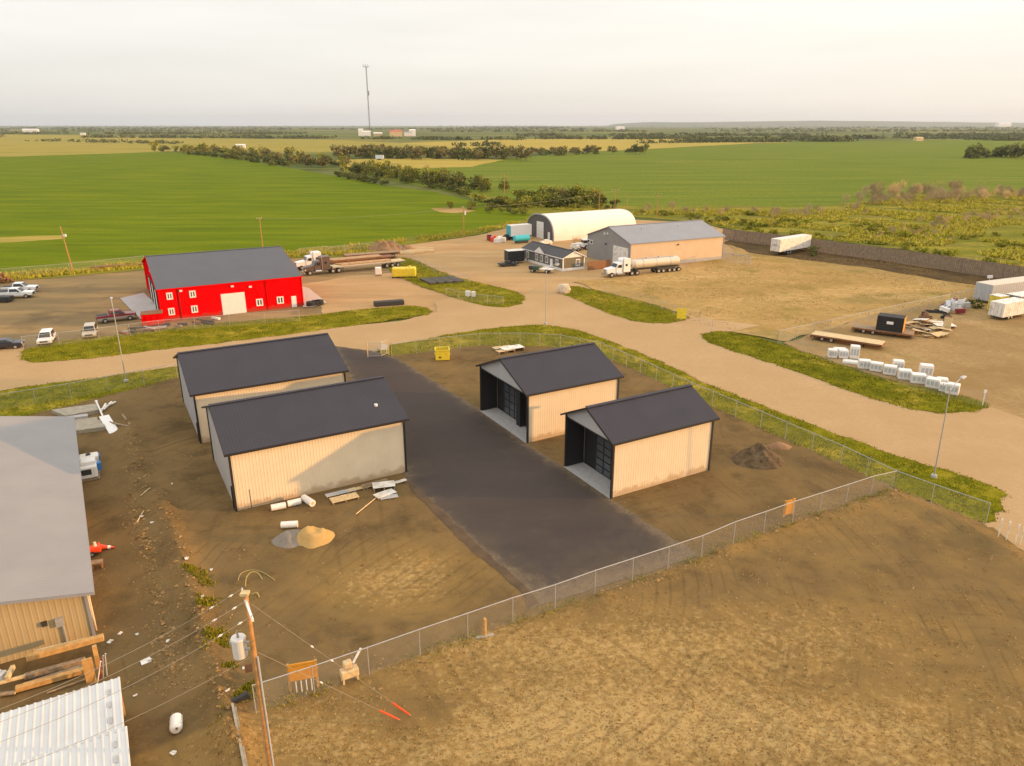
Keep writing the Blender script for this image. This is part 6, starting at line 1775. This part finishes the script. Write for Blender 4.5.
plant_row(P, along([(488, 205), (520, 207), (560, 207), (600, 209)], 34, 4.0, sc=(.6, 1.15), kinds=3) + along([(530, 199), (560, 202), (595, 204)], 18, 3, sc=(.9, 1.4), kinds=3, label='taller bush at the pasture edge beyond the arched shed') + along([(640, 213), (700, 219), (770, 229)], 26, 4, sc=(.3, .55), kinds=1, label='small bush on the meadow behind the cream warehouse') + along([(460, 208), (495, 213), (530, 216)], 10, 2, sc=(.5, .8), kinds=3, label='bush at the crop field tip left of the white trailer'))
g = 'trees behind the arched shed'
P = [make_tree('aspen_tree', 'olive tree with loose crown rising behind the arched shed\'s dark end', 'tree', g, 7.5, 6, [m_leaf_mid, m_leaf_olive][i], 420, .6) for i in range(2)]
plant_row(P, along([(562, 204), (585, 205), (600, 207)], 9, 2.5, sc=(.75, 1.05), kinds=2))
g = 'bare grey shrubs on the meadow'
P = [make_tree('bare_shrub', 'bare grey-brown shrub in the thicket across the meadow', 'shrub', g, 4.6, 4.2, m_leaf_grey, 360, .7, trunk=False, twig=True, low=0) for i in range(3)]
plant_row(P, along([(872, 206), (905, 202), (940, 199), (985, 198), (1040, 197)], 62, 6.0, sc=(.6, 1.15), kinds=3) + along([(870, 199), (930, 194), (968, 193)], 22, 4, sc=(.9, 1.5), kinds=3, label='tall bare tree-like shrub at the back of the meadow thicket') + along([(640, 211), (680, 213), (740, 215), (790, 218), (860, 210)], 34, 4.0, sc=(.4, .75), kinds=3, label='small bare shrub along the pasture edge behind the cream warehouse') + along([(895, 240), (930, 226), (975, 220), (1040, 213)], 46, 4.5, sc=(.3, .6), kinds=3, label='low bare shrub in the grey patch crossing the middle of the meadow'))
P = [make_tree('meadow_bush', 'low bright green bush on the rough meadow', 'bush', 'low green bushes on the meadow', 1.3, 3.6, m_bright, 220, .45, trunk=False, low=0) for i in range(2)]
plant_row(P, along([(760, 222), (860, 226), (940, 240), (1040, 255)], 36, 9, sc=(.6, 1.3), kinds=2) + along([(740, 228), (830, 240), (900, 247), (1000, 265)], 26, 2.5, sc=(.5, 1.0), kinds=2, label='low bright green bush just behind the windbreak fence'))
g = 'dark clump in the pasture'
P = [make_tree('poplar_tree', 'big dark tree in the isolated clump on the pasture', 'tree', g, 13, 14, [m_leaf_dark, m_leaf_dark][i], 520, 1.4, low=.03) for i in range(2)]
plant_row(P, along([(972, 158), (990, 157.5), (1040, 157)], 26, 9, sc=(.6, 1.05), kinds=2) + along([(968, 159), (985, 158.6)], 5, 3, sc=(.4, .55), kinds=2, label='small dark tree at the left end of the pasture clump'))
plant_row([make_tree('poplar_tree', 'tree in the small round clump beyond the pasture', 'tree', 'small round clump', 12, 11, m_leaf_dark, 300, 1.4)], along([(624, 154), (640, 154)], 6, 8, sc=(.6, 1.0)))
plant_row([make_tree('willow_bush', 'dark bush at the corner of the windbreak fence by the white trailer', 'bush', None, 2.2, 2.6, m_leaf_dark, 260, .35, trunk=False, low=0)], [(G(812, 256).x, G(812, 256).y, .12, 1, 0, None)])
plant_row([make_tree('willow_bush', 'small dark bush on the pasture side of the east trailers', 'bush', None, 1.8, 3.0, m_leaf_dark, 260, .35, trunk=False, low=0)], [(G(975, 308).x, G(975, 308).y, .13, 1, 0, None)])
plant_row([make_tree('bare_shrub', 'bare tan shrub beside the cream warehouse\'s far corner', 'shrub', None, 2.8, 3.2, m_leaf_grey, 300, .5, trunk=False, twig=True, low=0)], [(G(578, 247).x, G(578, 247).y, .03, 1, 0, None)])

# far-off woods that read as dark bands
def far_woods(name, bands, m, face=1.0):
    mb = MB()
    for (u0, v0, u1, v1, n, h, dep) in bands:
        h *= .8
        for _ in range(int(n * 1.7)):
            while True:
                t = random.random()
                if noise.noise(Vector((t * 9 + u0, v0 * 3.7, h))) > -.12: break
            p = G(u0 + (u1 - u0) * t, v0 + (v1 - v0) * t)
            p.y += random.uniform(-dep, dep); p.x += random.gauss(0, 10)
            hh = h * random.uniform(.55, 1.15); w = hh * random.uniform(1.4, 2.8)
            for _k in range(20):
                d = Vector((random.gauss(0, .42), random.gauss(0, .42), 0)); z = hh * random.uniform(.08, 1.0); r = (1 - .55 * z / hh)
                c = Vector((p.x + d.x * w * r, p.y + d.y * w * r, z)); s = hh * .26 * random.uniform(.6, 1.4)
                a = Vector((random.gauss(0, 1), random.gauss(0, 1), random.gauss(0, 1))).normalized(); q = a.orthogonal().normalized() * s; ww = a.cross(q)
                mb.poly([c - q - ww * .4, c + ww - q * .1, c + q, c - ww + q * .2])
    return tag(mb.build(name, m), kind='stuff')
m_far_leaf = leaf_mat('far_leaves', [lin(70, 80, 44, .9), lin(92, 98, 54, .9), lin(116, 116, 66, .9)])
bands = [(-80, 137, 330, 138.5, 150, 8, 40), (340, 139, 520, 140, 60, 8, 40), (530, 139, 700, 139, 110, 8, 50), (690, 142, 1100, 139.5, 300, 9, 60), (760, 139.5, 1100, 137.5, 170, 9, 70),
         (-80, 134, 520, 134.3, 190, 9, 160), (520, 136, 1100, 135.2, 260, 9, 130), (-80, 131.5, 1100, 131.6, 330, 11, 320), (-80, 129.4, 1100, 129.6, 380, 13, 700), (-80, 127.8, 1100, 127.9, 380, 16, 2000), (-80, 126.4, 1100, 126.5, 420, 22, 4500),
         (30, 141, 190, 144, 40, 6, 30), (460, 146, 500, 146, 10, 8, 20), (640, 143.5, 700, 142.5, 20, 7, 20)]
far_woods('far_woods', bands, m_far_leaf)

# low blue hills on the right-hand horizon
def hills():
    mb = MB(); dist = 15500.0; N = 90
    prof = [(606, 0), (618, 60), (640, 84), (690, 82), (730, 95), (760, 104), (800, 112), (850, 106), (900, 92), (960, 78), (1020, 72), (1100, 74), (1250, 40), (1400, 0)]
    def hh(u):
        for (a, ha), (b, hb) in zip(prof[:-1], prof[1:]):
            if a <= u <= b: return ha + (hb - ha) * (u - a) / (b - a)
        return 0
    rows = []
    for j, (dy, k) in enumerate([(-1800, 0), (-900, .55), (0, 1), (1500, .8), (3000, 0)]):
        row = []
        for i in range(N + 1):
            u = 600 + 820 * i / N; x = (u - 512) / F_PX * dist
            h = hh(u) * k * (1 + .06 * noise.noise(Vector((i * .35, j, 0))))
            row.append((x, dist + dy + 300 * noise.noise(Vector((i * .2, j * 2, 5))), h - .5))
        rows.append(row)
    for r in rows: mb.v += r
    n = N + 1
    for j in range(4):
        for i in range(N):
            a = j * n + i; mb.f.append((a, a + 1, a + n + 1, a + n)); mb.m.append(0)
    return tag(mb.build('hills', mat('hill_woods', lin(84, 96, 60, .8), .95, var=.2, scale=.002), smooth=True), kind='structure')
hills()

# town and farm buildings far off
def far_building(label, u, v, L, W, H, m_, rm, rz=0.2, ridge=None):
    p = G(u, v); root = thing('far_building', label, 'building', (p.x, p.y, 0), rz, 'far-off buildings on the plain')
    rg = ridge or H + W * .18
    m = MB(); m.box((0, 0, H / 2), (L, W, H)); m.build('wall', m_, root)
    m = MB()
    for sg in (-1, 1): m.poly([(-L / 2 - .3, sg * (W / 2 + .3), H - .1), (L / 2 + .3, sg * (W / 2 + .3), H - .1), (L / 2 + .3, 0, rg), (-L / 2 - .3, 0, rg)])
    for sg in (-1, 1): m.poly([(sg * L / 2, -W / 2, H), (sg * L / 2, W / 2, H), (sg * L / 2, 0, rg)])
    m.build('roof', rm, root); return root
FB = [('long white barn at the far left of the plain', 31, 132.2, 62, 18, 11, M['white_paint'], M['white_paint']), ('long reddish-roofed plant building near the radio mast', 396, 136.5, 34, 24, 13, M['wood_pale'], mat('far_red_roof', (.48, .11, .07), .7)),
      ('white grain building left of the mast base', 366.5, 136.2, 24, 16, 12, M['white_paint'], M['white_dirty']), ('small pale farm building right of the red-roofed plant', 408, 136.2, 22, 14, 10, M['white_dirty'], M['roof_grey']), ('second pale farm building right of the red-roofed plant', 412.5, 136, 18, 14, 16, M['white_paint'], M['white_paint']),
      ('small white house under the far trees at left', 83, 135, 14, 10, 6, M['white_paint'], M['roof_grey']), ('white roadside building before the far tree row', 241, 148, 12, 7, 4, M['white_paint'], M['white_paint']), ('pale shed at the far centre of the plain', 620, 129.6, 60, 25, 16, M['white_paint'], M['white_dirty']),
      ('white plant on the right-hand horizon', 1003, 126.8, 260, 80, 55, M['white_paint'], M['white_paint']), ('pale farm building beside the far right woods', 918, 141, 16, 10, 6, M['wood_pale'], M['wood_pale']), ('pale building by the mast foot', 378, 136.4, 24, 16, 8, M['wood_pale'], M['white_dirty']), ('low white building left of the grain building', 361, 136, 14, 12, 18, M['white_paint'], M['white_paint'])]
for a in FB: far_building(*a)

# ------------------------------------------------------------------ haze
HAZE = 4.2e-5
if HAZE:
    top = 51 * G(370, 131.5).y / F_PX + 30 + 45
    mb = MB(); mb.box((0, 0, (top - 6) / 2), (64000, 64000, top + 6))
    m, nt, b = new_mat('haze_air')
    nt.nodes.remove(b)
    v = nt.nodes.new('ShaderNodeVolumePrincipled')
    v.inputs['Color'].default_value = (.72, .84, 1.0, 1); v.inputs['Density'].default_value = HAZE; v.inputs['Anisotropy'].default_value = .2
    nt.links.new(v.outputs[0], nt.nodes['Material Output'].inputs['Volume'])
    tag(mb.build('haze', m), kind='stuff')
